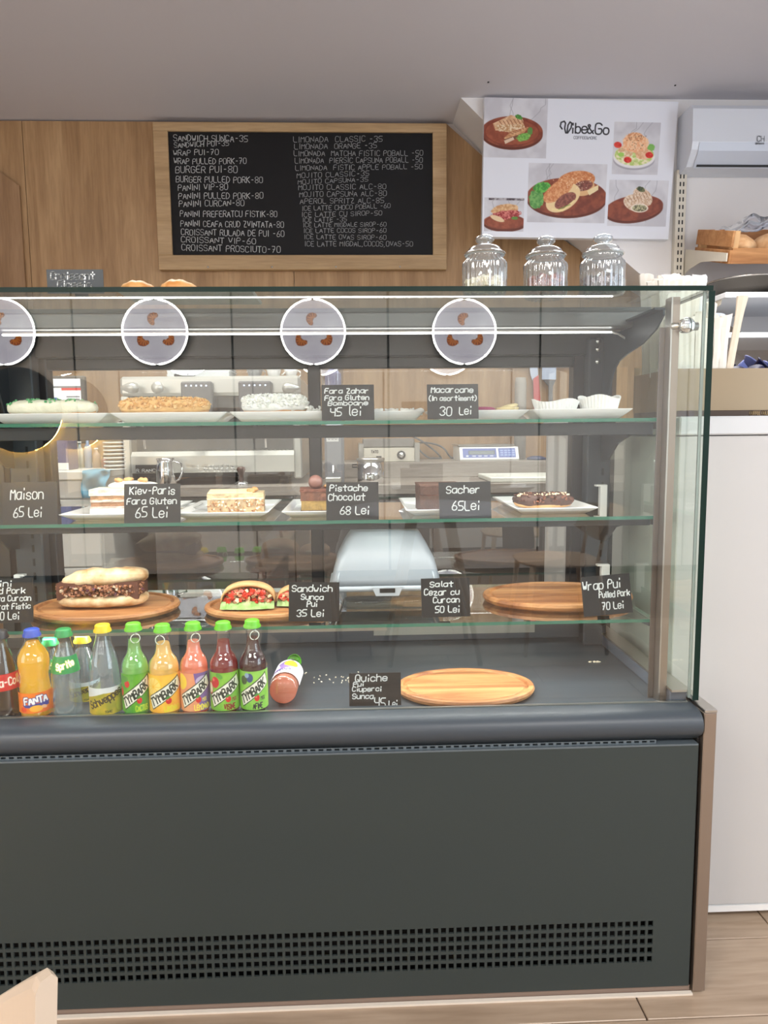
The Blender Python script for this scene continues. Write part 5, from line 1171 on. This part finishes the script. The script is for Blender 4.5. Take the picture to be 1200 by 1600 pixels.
def schw():
    c = Canvas(130, 74, (206, 180, 40)); c.put(np.ones((74, 130)), (200, 172, 44), (150, 150, 40), 24, 4); c.rect(0, 0, 130, 14, (220, 226, 228)); c.poly([(0, 14), (60, 14), (0, 30)], (220, 224, 224)); c.ell(104, 52, 14, 18, 0, (170, 170, 50)); c.text('Schweppes', 22, 58, 20, 3.4, (40, 40, 24), .62, -24); c.text('TONIC', 60, 68, 6, 1.3, (60, 70, 30), .8); return c, .05, .36, 176
bottle(142, 192, 975, Yb, 'tonic', liquid('tonic_clear', (228, 236, 242), .88), mat('cap_yellow', (238, 206, 40), .35), .84, schw, 'clear tonic bottle with a yellow cap and yellow label')
def coke_l():
    c = Canvas(110, 40, (206, 28, 30)); c.text('Coca-Cola', 18, 30, 18, 3.4, (250, 240, 230), .62, -3); c.ell(92, 10, 6, 5, 0, (240, 190, 130)); return c, .36, .56, 178
bottle(-18, 33, 985, Yb, 'sprite', liquid('cola_brown', (40, 16, 12), .2), mat('cap_black', (40, 40, 44), .35), .82, coke_l, 'dark cola bottle with a red label at the left edge')
# second row, half hidden
bottle(112, 158, 992, .150, 'tonic', liquid('tonic_clear', (228, 236, 242), .88), mat('cap_yellow'), .84, schw, 'clear tonic bottle standing behind the front row')
bottle(62, 108, 996, .150, 'sprite', liquid('clear_soda', (226, 236, 240), .88), mat('cap_green'), .84, sprite_l, 'clear soda bottle standing behind the orange soda bottle')
def tym_fall():
    c = Canvas(150, 96, (236, 234, 240)); c.poly([(40, 20), (90, 0), (110, 40), (60, 70)], (126, 98, 160)); c.ell(86, 26, 24, 20, 0, (250, 200, 50)); c.poly([(0, 50), (60, 56), (60, 76), (0, 70)], (126, 98, 160)); c.text('TYMBARK', 26, 84, 15, 3, (50, 50, 90), .8, -8); return c, .14, .56, 178
e0 = PZ(440, 1088, DZ+.029); e1 = PZ(459, 1040, DZ+.020); dv = Vector((e1.x-e0.x, .185, -.004)).normalized()
xa_ = Vector((0, 0, -1)).cross(dv).normalized(); yv = dv.cross(xa_)
Mf = Matrix.Translation((e0.x, .098, DZ+.0305)) @ Matrix(((xa_.x, -yv.x*-1, dv.x, 0), (xa_.y, yv.y, dv.y, 0), (xa_.z, yv.z, dv.z, 0), (0, 0, 0, 1)))
bottle(422, 470, 1034, .13, 'tym', liquid('peach_pink'), GRN, .84, tym_fall, 'peach lemonade bottle lying on its side, base towards the front glass', M=Mf)
# crumbs on the deck
mb = MB(); random.seed(8)
for k in range(26): p = PZ(random.uniform(470, 560), random.uniform(1050, 1068), DZ); mb.chunk((p.x, p.y, DZ+.001), (.003, .002, .0015))
for k in range(14): p = PZ(random.gauss(930, 5), 1035, DZ); mb.chunk((p.x, min(.43, p.y), DZ+.0015), (.005, .003, .002))
tag(mb.build('crumbs', mat('crumb', (226, 214, 190), .7)), 'pale crumbs scattered on the grey case floor', 'crumbs', kind='stuff')

# ================================================================== BACK BAR
WT = .88; WT2 = .95
STONE = woodmat('stone_laminate', (150, 142, 134), (136, 128, 120), (166, 158, 150), 'X', 1.5, .4)
lx = PY(194, 740, 1.43).x+.06
t = thing('back_counter', 'low back counter with a grey worktop behind the display case', 'counter', (.3, 1.8, 0))
MB().box(lx, 1.34, 1.55, YW-.002, WT-.035, WT-.0002).build('worktop', STONE, t)
MB().box(-.18, 1.34, 2.0, YW-.002, WT+.0, WT2, bev=.002).build('raised_ledge', STONE, t)
for a, b in zip([lx+.003, -.25, .30, .85], [-.253, .297, .847, 1.34]):
    MB().box(a, b, 1.57, 2.2, .10, WT-.04, bev=.002).build('cabinet_front', mat('cab_dark', (74, 68, 66), .5), t)
MB().box(lx+.01, 1.32, 1.62, 2.2, 0, .1).build('plinth', BLACK, t)
# white drawer cabinets at the far left
zc = PY(90, 737, 1.45).z
cw0, cw1 = PY(-260, 737, 1.45).x, PY(156, 737, 1.45).x
t = thing('white_cabinet', 'white drawer cabinet at the left end of the back bar', 'cabinet', ((cw0+cw1)/2, 1.8, 0))
CWH = mat('cabinet_white', (206, 206, 202), .4)
MB().box(cw0, cw1-.005, 1.47, YW-.02, .1, zc-.03).build('body', CWH, t); MB().box(cw0, cw1, 1.44, YW-.02, zc-.03, zc, bev=.002).build('top', CWH, t)
dd = cw1-.012
for a, b in ((cw0+.01, cw0+(dd-cw0)/2-.003), (cw0+(dd-cw0)/2+.003, dd)):
    for z0_, z1_ in ((zc-.10, zc-.035), (zc-.36, zc-.106), (.12, zc-.366)):
        d_ = MB().box(a, b, 1.452, 1.47, z0_, z1_, bev=.002).build('drawer', CWH, t)
        if z1_ < zc-.1: MB().box((a+b)/2+.03, (a+b)/2+.10, 1.438, 1.446, z1_-.022, z1_-.016).box((a+b)/2+.032, (a+b)/2+.036, 1.444, 1.454, z1_-.022, z1_-.016).box((a+b)/2+.094, (a+b)/2+.098, 1.444, 1.454, z1_-.022, z1_-.016).build('handle', BLACK, d_)
# espresso machine
YM = 1.70
mx0, mx1 = PY(186, 650, YM).x, PY(470, 650, YM).x; mz1 = PY(300, 590, YM+.1).z
def zz(y, Y=YM): return PY(320, y, Y).z
t = thing('espresso_machine', 'wide stainless espresso machine with two dark button panels', 'coffee machine', ((mx0+mx1)/2, YM+.2, WT))
SIL = mat('machine_silver', (196, 196, 190), .3, .6)
MB().box(mx0+.02, mx1-.02, YM+.1, YM+.48, WT+.10, mz1-.012, bev=.004).build('body', mat('machine_dark', (96, 96, 96), .35, .5), t)
MB().box(mx0, mx1, YM+.02, YM+.5, zz(618, YM+.02), mz1, bev=.012).build('top_hood', SIL, t)
MB().box(mx0, mx0+.035, YM+.02, YM+.5, WT+.02, zz(618, YM), bev=.006).build('side_panel', SIL, t); MB().box(mx1-.035, mx1, YM+.02, YM+.5, WT+.02, zz(618, YM), bev=.006).build('side_panel', SIL, t)
MB().prism([(YM-.02, zz(738)), (YM-.02, zz(712)), (YM+.0, zz(705)), (YM+.12, zz(705)), (YM+.12, zz(738))], 'X', mx0+.045, mx1-.03).build('drip_front', SIL, t)
mb = MB()
for i in range(36): xx = mx0+.06+i*((mx1-mx0-.11)/36); mb.box(xx, xx+.005, YM-.0, YM+.11, zz(705), zz(705)+.002)
mb.build('drip_grate', STEEL, t, kind='stuff')
for x in (mx0+.08, mx1-.08): MB().lathe([(0, 0), (.022, 0), (.018, .03), (0, .03)], (x, YM+.04, WT), 20).lathe([(0, 0), (.022, 0), (.018, .03), (0, .03)], (x, YM+.40, WT), 20).build('foot', BLACK, t)
MB().box(mx0+.05, mx1-.05, YM+.03, YM+.45, WT+.03, zz(736)).build('underbody', BLACK, t)
a, b = PY(211, 711, YM-.021), PY(262, 711, YM-.021)
bd = MB().box(a.x, b.x, YM-.024, YM-.0195, PY(230, 738, YM).z, PY(230, 726, YM).z, bev=.001).build('badge', BLACK, t)
mb = MB(); ps, wd = strokes('R RANCILIO', 0, 0, .0115, .62); k = (b.x-a.x-.006)/wd; ps = [[(x*k, y) for x, y in p] for p in ps]
ribbon(mb, ps, Vector((a.x+.003, YM-.0243, PY(230, 738, YM).z+.003)), Vector((1, 0, 0)), Vector((0, 0, 1)), Vector((0, -.0006, 0)), .0014); mb.build('lettering', CHALK, bd)
mb = MB(); ps, wd = strokes('LAVAZZA', 0, 0, .026, .95); p = PY(310, 737, YM-.02); ribbon(mb, ps, Vector((p.x, YM-.02, p.z)), Vector((1, 0, 0)), Vector((0, 0, 1)), Vector((0, -.0008, 0)), .0028); mb.build('front_lettering', mat('silver_letter', (226, 226, 222), .3), t)
for (xa, xb) in ((282, 331), (372, 424)):
    a, b = PY(xa, 600, YM-.01), PY(xb, 600, YM-.01); g = MB().box(a.x, b.x, YM-.012, YM+.10, PY(300, 660, YM).z, PY(300, 596, YM-.01).z, bev=.006).build('button_panel', mat('group_grey', (84, 84, 86), .4), t)
    for k in range(5):
        xx = a.x+(b.x-a.x)*(.18+.16*k); MB().lathe([(0, .001), (.0035, .001), (.0035, 0)], n=10).xf(Matrix.Translation((xx, YM-.0125, PY(300, 603, YM).z)) @ Matrix.Rotation(R(90), 4, 'X')).build('button', mat('button_glow', (220, 230, 255), .4, emit=1.2), g)
    cx = (a.x+b.x)/2; MB().lathe([(0, 0), (.034, 0), (.036, .03), (.03, .045), (0, .045)], (cx, YM+.05, zz(672)), 28).build('group_head', CHROME, t)
    MB().tube([(cx, YM+.04, zz(676)), (cx, YM-.02, zz(678)), (cx, YM-.06, zz(682))], [.008, .011, .013], 12).build('portafilter_handle', BLACK, t)
for (xa, ya, s_) in ((205, 606, -1), (452, 606, 1)):
    p = PY(xa, ya, YM-.03); M = Matrix.Translation(p) @ Matrix.Rotation(R(90)*s_, 4, 'Y')
    MB().lathe([(0, -.03), (.018, -.024), (.023, -.008), (.019, .012), (.008, .036), (.004, .042), (0, .043)], n=24).xf(M).build('steam_lever', SIL, t)
p = PY(247, 606, YM-.03); MB().lathe([(0, .02), (.022, .02), (.024, .012), (.018, -.02), (.008, -.03), (0, -.03)], n=28).xf(Matrix.Translation(p) @ Matrix.Rotation(R(90), 4, 'X')).build('steam_knob', SIL, t)
for x in (PY(415, 690, YM).x, PY(228, 690, YM).x): MB().tube([(x, YM-.02, zz(622)), (x, YM-.035, zz(650)), (x+.006, YM-.04, zz(700))], .004, 8).build('steam_wand', CHROME, t)
def simple(name, mb, m, lab, cat, grp=None):
    return tag(mb.build(name, m), lab, cat, grp)
# things on and by the machine
p0, p1 = PY(262, 566, YM+.15), PY(360, 590, YM+.15)
mb = MB(); 
for k in range(8): mb.box(p0.x+random.uniform(-.003, .003), p1.x+random.uniform(-.003, .003), YM+.13, YM+.30, mz1+.0003+k*.0055, mz1+.005+k*.0055)
simple('napkin_stack', mb, mat('napkin', (224, 228, 230), .8), 'stack of white napkins on the espresso machine', 'napkins')
p = PY(282, 588, YM+.08); simple('phone', MB().box(p.x-.02, p.x+.055, YM+.05, YM+.11, mz1+.0003, mz1+.012, bev=.003), BLACK, 'small black box on the front edge of the machine hood', 'box')
def cup(xp, yy, r, h, lab, m, tilt=0):
    p = PY(xp, 585, yy); t = thing('coffee_cup', lab, 'cup', (p.x, yy, mz1), 'cups on the espresso machine')
    MB().lathe([(0, .001), (r*.6, 0), (r*.75, h*.2), (r, h*.8), (r, h), (r*.93, h), (r*.7, h*.25), (0, h*.12)], (p.x, yy, mz1+.0003), 28).build('cup_body', m, t)
    MB().tube([(p.x+r*.95+.014*math.sin(a), yy, mz1+h*.5-.014*math.cos(a)) for a in [PI*i/8 for i in range(9)]], .003, 6).build('handle', m, t)
cup(428, YM+.15, .034, .055, 'pale coffee cup with a dark numeral on the espresso machine', CERAM); cup(398, YM+.2, .034, .046, 'grey coffee cup on the espresso machine beside the pale one', mat('grey_ceramic', (150, 152, 152), .3)); cup(455, YM+.18, .028, .036, 'small low white cup at the right end of the espresso machine', CERAM)
# jug in front of the machine
p = PY(259, 752, YM-.05); jz = WT+.0003
t = thing('milk_jug', 'polished steel milk jug in front of the espresso machine', 'jug', (p.x, 1.575+.04, WT))
jx = PY(259, 740, 1.595).x; jh = PY(259, 716, 1.595).z-jz
MB().lathe([(0, .001), (.036, 0), (.040, .006), (.036, jh*.6), (.032, jh*.85), (.036, jh), (.034, jh), (.030, jh*.85), (.034, jh*.6), (.037, .01), (0, .004)], (jx, 1.595, jz), 36).build('jug_body', CHROME, t)
MB().tube([(jx+.034, 1.595, jz+jh*.9), (jx+.062, 1.595, jz+jh*.8), (jx+.066, 1.595, jz+jh*.5), (jx+.050, 1.595, jz+jh*.25), (jx+.038, 1.595, jz+jh*.2)], .0042, 8).build('handle', CHROME, t)
tx = PY(377, 745, 1.60).x; th = PY(377, 729, 1.60).z-WT
t = thing('tamper', 'small tamper with a dark brown wooden knob by the espresso machine', 'tamper', (tx, 1.60, WT))
MB().lathe([(0, 0), (.028, 0), (.028, .012), (.010, .02), (0, .02)], (tx, 1.60, WT+.0003), 28).build('steel_base', CHROME, t)
MB().lathe([(.009, .02), (.008, th*.55), (.014, th*.7), (.018, th*.85), (.014, th*.97), (0, th)], (tx, 1.60, WT+.0003), 28).build('handle', mat('dark_brown_wood', (78, 50, 40), .4), t)
# blue cloth
q0, q1 = PY(138, 733, 1.50), PY(182, 770, 1.50)
mb = MB(); nu, nv = 22, 18; V = []
for j in range(nv):
    for i in range(nu):
        u, v = i/(nu-1), j/(nv-1)
        x = q0.x+(q1.x-q0.x)*u; z = q0.z+.01-(q0.z-q1.z+.02)*v; y = 1.425+.010*math.sin(u*9+v*4)+.008*math.sin(u*4-v*9) if v > .12 else 1.43+(.12-v)*1.2
        V.append((x+.006*math.sin(v*8), y-.004, z if v > .12 else zc+.004))
for i, q in enumerate(V):
    V[i] = q
mb.add(V, [(j*nu+i, (j+1)*nu+i, (j+1)*nu+i+1, j*nu+i+1) for j in range(nv-1) for i in range(nu-1)], 0, True)
simple('cloth', mb, mat('blue_cloth', (86, 140, 164), .9, bump=.5, bscale=400), 'crumpled blue cloth hanging over the edge of the white cabinet', 'cloth')
# stack of cup lids
cx = PY(192, 700, 1.56).x+.0; 
t = thing('lid_stack', 'tall stack of white-edged black cup lids beside the espresso machine', 'cup lids', (cx-.03, 1.54, zc)); lx_ = PY(177, 700, 1.52).x
for k in range(13):
    MB().lathe([(0, 0), (.036, 0), (.038, .003), (.034, .0105), (0, .0105)], (lx_, 1.53, zc+.0003+k*.0145), 28).build('lid', BLACK, t); MB().lathe([(.0385, .001), (.0405, .002), (.0405, .005), (.0385, .006)], (lx_, 1.53, zc+.0003+k*.0145), 28).build('lid_rim', WHITE, t)
# carton, bottles and terminal at the left
def bx_(name, xa, xb, yt_, Y, dpt, z0_, m, lab, cat, bev=.003):
    a, b = PY(xa, yt_, Y), PY(xb, yt_, Y); t = thing(name, lab, cat, ((a.x+b.x)/2, Y+dpt/2, z0_)); MB().box(a.x, b.x, Y, Y+dpt, z0_, a.z, bev=bev).build('body', m, t); return t, a, b
t, a, b = bx_('drinks_carton', 78, 104, 672, 1.56, .10, zc+.0003, mat('carton_blue', (52, 66, 120), .5), 'dark blue carton with a white upright word beside the left upright', 'carton')
ps, wd = strokes('AZUGA', 0, 0, .018, .8); ribbon(MB(), ps, Vector((a.x+.022, 1.56, zc+.03)), Vector((0, 0, 1)), Vector((-1, 0, 0)), Vector((0, -.001, 0)), .0018).build('lettering', CHALK, t)
MB().box(a.x, b.x, 1.5595, 1.56, zc+.001, zc+.028).build('white_band', WHITE, t)
for k, (x, c_, yt_) in enumerate(((112, (110, 176, 96), 672), (124, (196, 204, 200), 690), (136, (150, 176, 210), 684), (150, (176, 150, 132), 700), (163, (120, 60, 56), 712))):
    p = PY(x, yt_, 1.72); r_ = .0152
    t = thing('syrup_bottle', ['green', 'clear', 'pale blue', 'beige', 'dark red'][k]+' bottle on the white cabinet at the back left', 'bottle', (p.x, 1.72, zc), 'bottles on the white cabinet')
    H = p.z-zc
    MB().lathe([(0, 0), (r_, 0), (r_, H*.62), (r_*.8, H*.72), (r_*.4, H*.8), (r_*.4, H*.92), (0, H*.92)], (p.x, 1.72, zc+.0003), 24).build('body', mat('syrup_%d' % k, c_, .25, trans=.2), t)
    MB().lathe([(0, H*.92), (r_*.5, H*.92), (r_*.5, H), (0, H)], (p.x, 1.72, zc+.0003), 18).build('cap', WHITE if k % 2 else BLACK, t)
a, b = PY(72, 592, 1.75), PY(128, 640, 1.75)
t = thing('payment_terminal', 'dark framed screen standing behind the green-speckled eclair', 'screen', ((a.x+b.x)/2, 1.8, zc))
MB().box(a.x-.01, b.x+.015, 1.75, 1.78, zc+.10, a.z+.012, bev=.004).build('housing', mat('screen_grey', (96, 92, 86), .5), t)
MB().box((a.x+b.x)/2-.02, (a.x+b.x)/2+.02, 1.782, 1.80, zc, zc+.12).box(a.x+.02, b.x-.02, 1.74, 1.86, zc, zc+.008).build('stand', BLACK, t)
c = Canvas(60, 50, (226, 228, 230)); c.rect(0, 12, 60, 14, (120, 120, 120)); c.rect(26, 15, 60, 18, (200, 60, 50)); c.rect(4, 30, 16, 44, (70, 90, 150)); [c.rect(34, 28+k*4, 56, 29+k*4, (110, 110, 116)) for k in range(4)]
c.mesh('display', lambda u, v: (a.x+(b.x-a.x)*u, 1.7492, a.z+(b.z-a.z)*v), vcol('screen_emit', .3, emit=.35), t)
# grinder
gY = 1.60; a, b = PY(507, 640, gY), PY(532, 640, gY); gx = (a.x+b.x)/2
t = thing('coffee_grinder', 'grey upright coffee grinder with a purple bag in its hopper', 'grinder', (gx, gY+.08, WT))
MB().box(a.x-.003, b.x+.01, gY, gY+.16, WT+.0, PY(515, 672, gY).z, bev=.01).build('body', mat('grinder_grey', (150, 152, 158), .3, .5), t)
MB().loft([[(gx+s*.040*math.cos(q), gY+.08+s*.040*math.sin(q), zz_) for q in [2*PI*i/24 for i in range(24)]] for s, zz_ in ((.8, PY(515, 672, gY).z), (1.0, PY(515, 640, gY).z), (1.25, PY(515, 560, gY).z), (1.28, PY(515, 556, gY).z))]).build('hopper', pane('hopper_clear', (220, 220, 226), 3), t)
MB().box(gx-.030, gx+.034, gY+.04, gY+.10, PY(515, 664, gY).z, PY(515, 574, gY).z, bev=.02).build('coffee_bag', mat('bag_purple', (92, 86, 140), .4, noise_=(20, (150, 150, 180), (1, 1, 1), 2)), t)
lp = MB().box(gx-.026, gx+.022, gY-.002, gY, PY(515, 690, gY).z, PY(515, 679, gY).z).build('control_plate', WHITE, t)
mb = MB()
for k in (-1, 0, 1): mb.lathe([(0, .001), (.005, .001), (.005, 0)], n=12).v
for k in (-1, 0, 1): MB().lathe([(.0035, .0008), (.005, .0008), (.005, 0), (.0035, 0)], n=14).xf(Matrix.Translation((gx-.002+k*.014, gY-.0022, PY(515, 685, gY).z)) @ Matrix.Rotation(R(90), 4, 'X')).build('dial_mark', BLACK, lp)
MB().box(gx-.03, gx+.03, gY-.06, gY+.01, PY(515, 752, gY).z, PY(515, 745, gY).z, bev=.002).build('portafilter_fork', SIL, t)
MB().tube([(gx, gY-.0, PY(515, 728, gY).z), (gx, gY-.05, PY(515, 728, gY).z), (gx, gY-.05, PY(515, 745, gY).z)], .006, 8).build('spout', CHROME, t)
# griddle
Yg = 2.02; a, b = PY(560, 693, Yg), PY(656, 724, Yg)
t = thing('contact_grill', 'stainless contact grill with a round dial on the raised ledge', 'grill', ((a.x+b.x)/2, Yg+.12, WT2))
z0_, z1_ = WT2+.0005, PY(600, 700, Yg).z
MB().box(a.x+.02, b.x-.02, Yg+.004, Yg+.28, z0_, z1_, bev=.003).build('front_plate', mat('grill_cream', (214, 208, 194), .3, .4), t)
for q in (a.x, b.x-.024): MB().box(q, q+.024, Yg-.002, Yg+.28, z0_, a.z, bev=.002).build('side_post', STEEL, t)
MB().box(a.x+.02, b.x-.02, Yg+.05, Yg+.28, z1_+.002, a.z+.02, bev=.004).build('upper_plate', mat('grill_grey', (130, 126, 122), .4, .4), t)
dk = PY(627, 711, Yg); d_ = MB().lathe([(0, .012), (.018, .012), (.020, 0)], n=28).xf(Matrix.Translation((dk.x, Yg+.003, dk.z)) @ Matrix.Rotation(R(90), 4, 'X')).build('dial', BLACK, t); MB().lathe([(0, .014), (.010, .014), (.011, .012)], n=20).xf(Matrix.Translation((dk.x, Yg+.003, dk.z)) @ Matrix.Rotation(R(90), 4, 'X')).build('dial_cap', CHROME, d_)
p = PY(592, 714, Yg); MB().box(p.x-.012, p.x+.012, Yg-.001, Yg+.004, p.z-.006, p.z+.004, bev=.001).build('switch', BLACK, t)
ps, wd = strokes('TATO', 0, 0, .012, .8); p = PY(580, 708, Yg); ribbon(MB(), ps, Vector((p.x, Yg+.0035, p.z)), Vector((1, 0, 0)), Vector((0, 0, 1)), Vector((0, -.0008, 0)), .0012).build('lettering', BLACK, t)
# steel canister before the grill
Yp = 1.66; a, b = PY(558, 716, Yp), PY(600, 716, Yp); r_ = (b.x-a.x)/2; cx = (a.x+b.x)/2; H = a.z-WT
t = thing('steel_canister', 'polished steel canister standing in front of the contact grill', 'canister', (cx, Yp, WT))
MB().lathe([(0, 0), (r_*.97, 0), (r_, .004), (r_, H-.012), (0, H-.012)], (cx, Yp, WT+.0003), 40).build('body', CHROME, t); MB().lathe([(r_*.9, H-.012), (r_*1.04, H-.010), (r_*1.04, H), (0, H+.002)], (cx, Yp, WT+.0003), 40).build('lid', STEEL, t)
MB().tube([(cx-r_-.001, Yp, WT+H*.75), (cx-r_-.02, Yp, WT+H*.75), (cx-r_-.02, Yp, WT+H*.65), (cx-r_, Yp, WT+H*.65)], .003, 6).build('handle', BLACK, t)
# scale
Ys = 2.04; a, b = PY(719, 697, Ys), PY(811, 722, Ys)
t = thing('kitchen_scale', 'white counter scale with a blue display panel on the raised ledge', 'scale', ((a.x+b.x)/2, Ys+.1, WT2))
zt_ = a.z; MB().prism([(Ys, WT2+.0005), (Ys-.003, WT2+.008), (Ys+.03, zt_-.006), (Ys+.24, zt_-.006), (Ys+.24, WT2+.0005)], 'X', a.x, b.x).build('body', mat('scale_white', (226, 226, 222), .4), t)
MB().box(a.x-.004, b.x-.012, Ys+.035, Ys+.25, zt_-.002, zt_+.006, bev=.002).build('weighing_plate', STEEL, t)
nrm = Vector((0, -(zt_-.006-WT2-.008), .033)).normalized(); A0 = Vector((a.x, Ys-.003, WT2+.008)); A1 = Vector((a.x, Ys+.03, zt_-.006)); uzv = A1-A0
c = Canvas(110, 34, (70, 90, 160)); c.rect(12, 8, 66, 22, (60, 70, 90)); c.rect(14, 10, 64, 20, (96, 108, 112)); c.rect(70, 0, 73, 34, (226, 226, 222)); c.ell(9, 27, 3, 3, 0, (200, 206, 216)); [c.rect(78+8*i, 6+8*j, 83+8*i, 10+8*j, (130, 150, 200)) for i in range(4) for j in range(3)]; [c.rect(20+12*i, 26, 26+12*i, 28, (200, 206, 216)) for i in range(4)]
W_ = b.x-a.x; c.mesh('control_panel', lambda u, v: A0+Vector((W_*(.05+.9*u), 0, 0))+uzv*(.88-.76*v)+nrm*.0007, vcol('print_matte'), t)
# cable
pts = [PY(x, y, 2.28) for x, y in ((645, 682), (660, 690), (680, 705), (690, 718), (680, 721), (660, 708), (652, 694), (668, 692), (690, 698), (702, 712), (712, 721))]
sp = []
for i in range(len(pts)-1):
    p0_, p1_, p2_, p3_ = pts[max(i-1, 0)], pts[i], pts[i+1], pts[min(i+2, len(pts)-1)]
    for k in range(5): f = k/5; sp.append(.5*((2*p1_)+(p2_-p0_)*f+(2*p0_-5*p1_+4*p2_-p3_)*f*f+(3*p1_-p0_-3*p2_+p3_)*f**3))
simple('power_cable', MB().tube([(q.x, 2.28+.01*math.sin(i), max(q.z, WT2+.006)) for i, q in enumerate(sp)], .0045, 8), mat('cable_grey', (78, 80, 84), .5), 'grey looped power cable against the timber wall beside the scale', 'cable')
# magnetic strip and tools
Yk = YW-.03; a, b = PY(783, 558, Yk), PY(912, 572, Yk)
t = thing('knife_rack', 'dark magnetic knife rack on the timber wall', 'knife rack', ((a.x+b.x)/2, YW, b.z))
MB().box(a.x, b.x, Yk+.006, YW-.001, b.z, a.z, bev=.006).build('bar', mat('rack_grey', (88, 88, 88), .4), t)
for x in (793, 905): p = PY(x, 565, Yk); MB().lathe([(0, .002), (.008, .002), (.008, 0)], n=14).xf(Matrix.Translation((p.x, Yk+.006, p.z)) @ Matrix.Rotation(R(90), 4, 'X')).build('screw', STEEL, t)
BL = mat('blade_steel', (176, 184, 200), .3, .6)
def tool(name, blade, handle, hc, lab, cat):
    bl2 = [PY(x, y, Yk) for x, y in blade]; hd = [PY(x, y, Yk) for x, y in handle]
    t = thing(name, lab, cat, hd[-1]); MB().prism([(q.x, q.z) for q in bl2], 'Y', Yk+.002, Yk+.005).build('blade', BL, t)
    MB().prism([(q.x, q.z) for q in hd], 'Y', Yk-.006, Yk+.005).build('handle', hc, t)
tool('knife', [(824, 530), (838, 530), (841, 588), (832, 594), (829, 585)], [(833, 592), (841, 586), (845, 640), (834, 640)], mat('handle_red', (196, 60, 60), .4), 'kitchen knife with a red handle on the magnetic rack', 'knife')
tool('scraper', [(848, 535), (870, 535), (869, 593), (847, 593)], [(849, 594), (868, 594), (863, 604), (863, 650), (857, 650), (857, 604)], mat('handle_dark', (74, 72, 72), .4), 'wide steel scraper with a dark handle on the magnetic rack', 'scraper')
tool('knife', [(896, 535), (904, 535), (904, 602), (896, 602)], [(895, 602), (904, 602), (905, 650), (894, 650)], mat('handle_yellow', (200, 184, 50), .4), 'narrow knife with a yellow handle on the magnetic rack', 'knife')
p = PY(813, 640, 2.2); q = PY(813, 590, 2.2)
simple('paper_roll', MB().lathe([(0, 0), (.028, 0), (.028, q.z-WT2-.03), (.024, q.z-WT2-.0), (0, q.z-WT2)], (p.x, 2.2, WT2+.0003), 28), mat('grey_roll', (166, 160, 152), .6), 'grey cylinder standing below the magnetic rack', 'cylinder')
# cutting boards and odds on the worktop
a, b = PZ(772, 748, WT+.02), PZ(930, 758, WT+.02)
t = thing('cutting_board', 'white plastic cutting board on the grey worktop behind the case', 'cutting board', ((a.x+b.x)/2, 1.78, WT))
MB().box(a.x, b.x+.15, 1.62, 1.93, WT+.0003, WT+.020, bev=.003).build('board', mat('poly_white', (224, 226, 218), .4), t)
p = PY(838, 719, 2.1); simple('lid', MB().lathe([(0, 0), (.045, 0), (.045, .01), (.02, .018), (0, .018)], (p.x, 2.1, WT2+.0003), 24), mat('navy_lid', (60, 70, 104), .4), 'dark blue flat lid on the raised ledge right of the scale', 'lid')
# clear bell cover and condiment bottles low behind the case
p = PY(120, 838, .75)
# ================================================================== CHAIR at the lower left, table and chairs across the room
PLY = mat('plywood_pale', (214, 188, 160), .45); PLYE = mat('plywood_edge', (196, 178, 158), .5)
def chair(cx, cy, rot, lab, zs_=.44, zb=.715, horn=False):
    t = thing('dining_chair', lab, 'chair', (cx, cy, 0), None); M = Matrix.Translation((cx, cy, 0)) @ Matrix.Rotation(rot, 4, 'Z')
    n = 33; rings = []; th_, ln_ = (.0085, .012) if horn else (.006, .03)
    # moulded ply back: curved in plan, rounded upper corners; local +y is the sitter's front
    for i in range(n):
        f = i/(n-1)*2-1; x = .21*f; y = -.20+.05*f*f*1.0; top = zb-(min(.15, .17*(1+f)) if horn else .16*max(0, abs(f)-.72)**2*9)-(.006 if abs(f) == 1 else 0); bot = zs_+.10+.05*f*f
        rings.append([(x, y-th_, bot), (x, y+th_, bot), (x*1.0, y+th_-ln_, top-.006), (x*1.0, y+th_*.5-ln_, top), (x, y-th_*.5-ln_, top), (x, y-th_-ln_, top-.006)])
    MB().loft(rings, smooth=False).xf(M).build('backrest', PLYE, t)
    MB().blob((0, 0, zs_), (.21, .21, .012), power=3.2, nu=40, nv=8).xf(M).build('seat', PLY, t)
    for sx in (-1, 1):
        for sy in (-1, 1): MB().tube([(sx*.16, sy*.16, zs_-.006), (sx*.20, sy*.20, 0)], [.015, .010], 10).xf(M).build('leg', PLY, t)
        MB().tube([(sx*.12, -.17, zs_), (sx*.125, -.195, zs_+.14)], .010, 8).xf(M).build('back_strut', PLY, t)
pc = PY(72, 1524, -.80)
co = Matrix.Rotation(R(150), 3, 'Z') @ Vector((-.21, -.162, 0))
chair(pc.x-co.x, pc.y-co.y, R(150), 'pale plywood chair cut off at the lower left corner, before the case', zb=pc.z+.004, horn=True)
p = PY(690, 995, .08+1.2)
t = thing('round_table', 'white round table on pale wooden legs, mirrored low in the case glass', 'table', (.35, -1.9, 0))
tcx, tcy = .35, -2.1
MB().lathe([(0, .70), (.38, .70), (.40, .71), (.40, .722), (0, .725)], (tcx, tcy, 0), 48).build('tabletop', mat('table_white', (232, 232, 236), .3), t)
for a in range(4): MB().tube([(tcx+.12*math.cos(R(45+90*a)), tcy+.12*math.sin(R(45+90*a)), .70), (tcx+.30*math.cos(R(45+90*a)), tcy+.30*math.sin(R(45+90*a)), 0)], [.02, .012], 10).build('leg', PLY, t)
chair(tcx-.65, tcy-.1, R(-90), 'pale plywood chair at the left of the white round table'); chair(tcx+.65, tcy-.1, R(90), 'pale plywood chair at the right of the white round table')
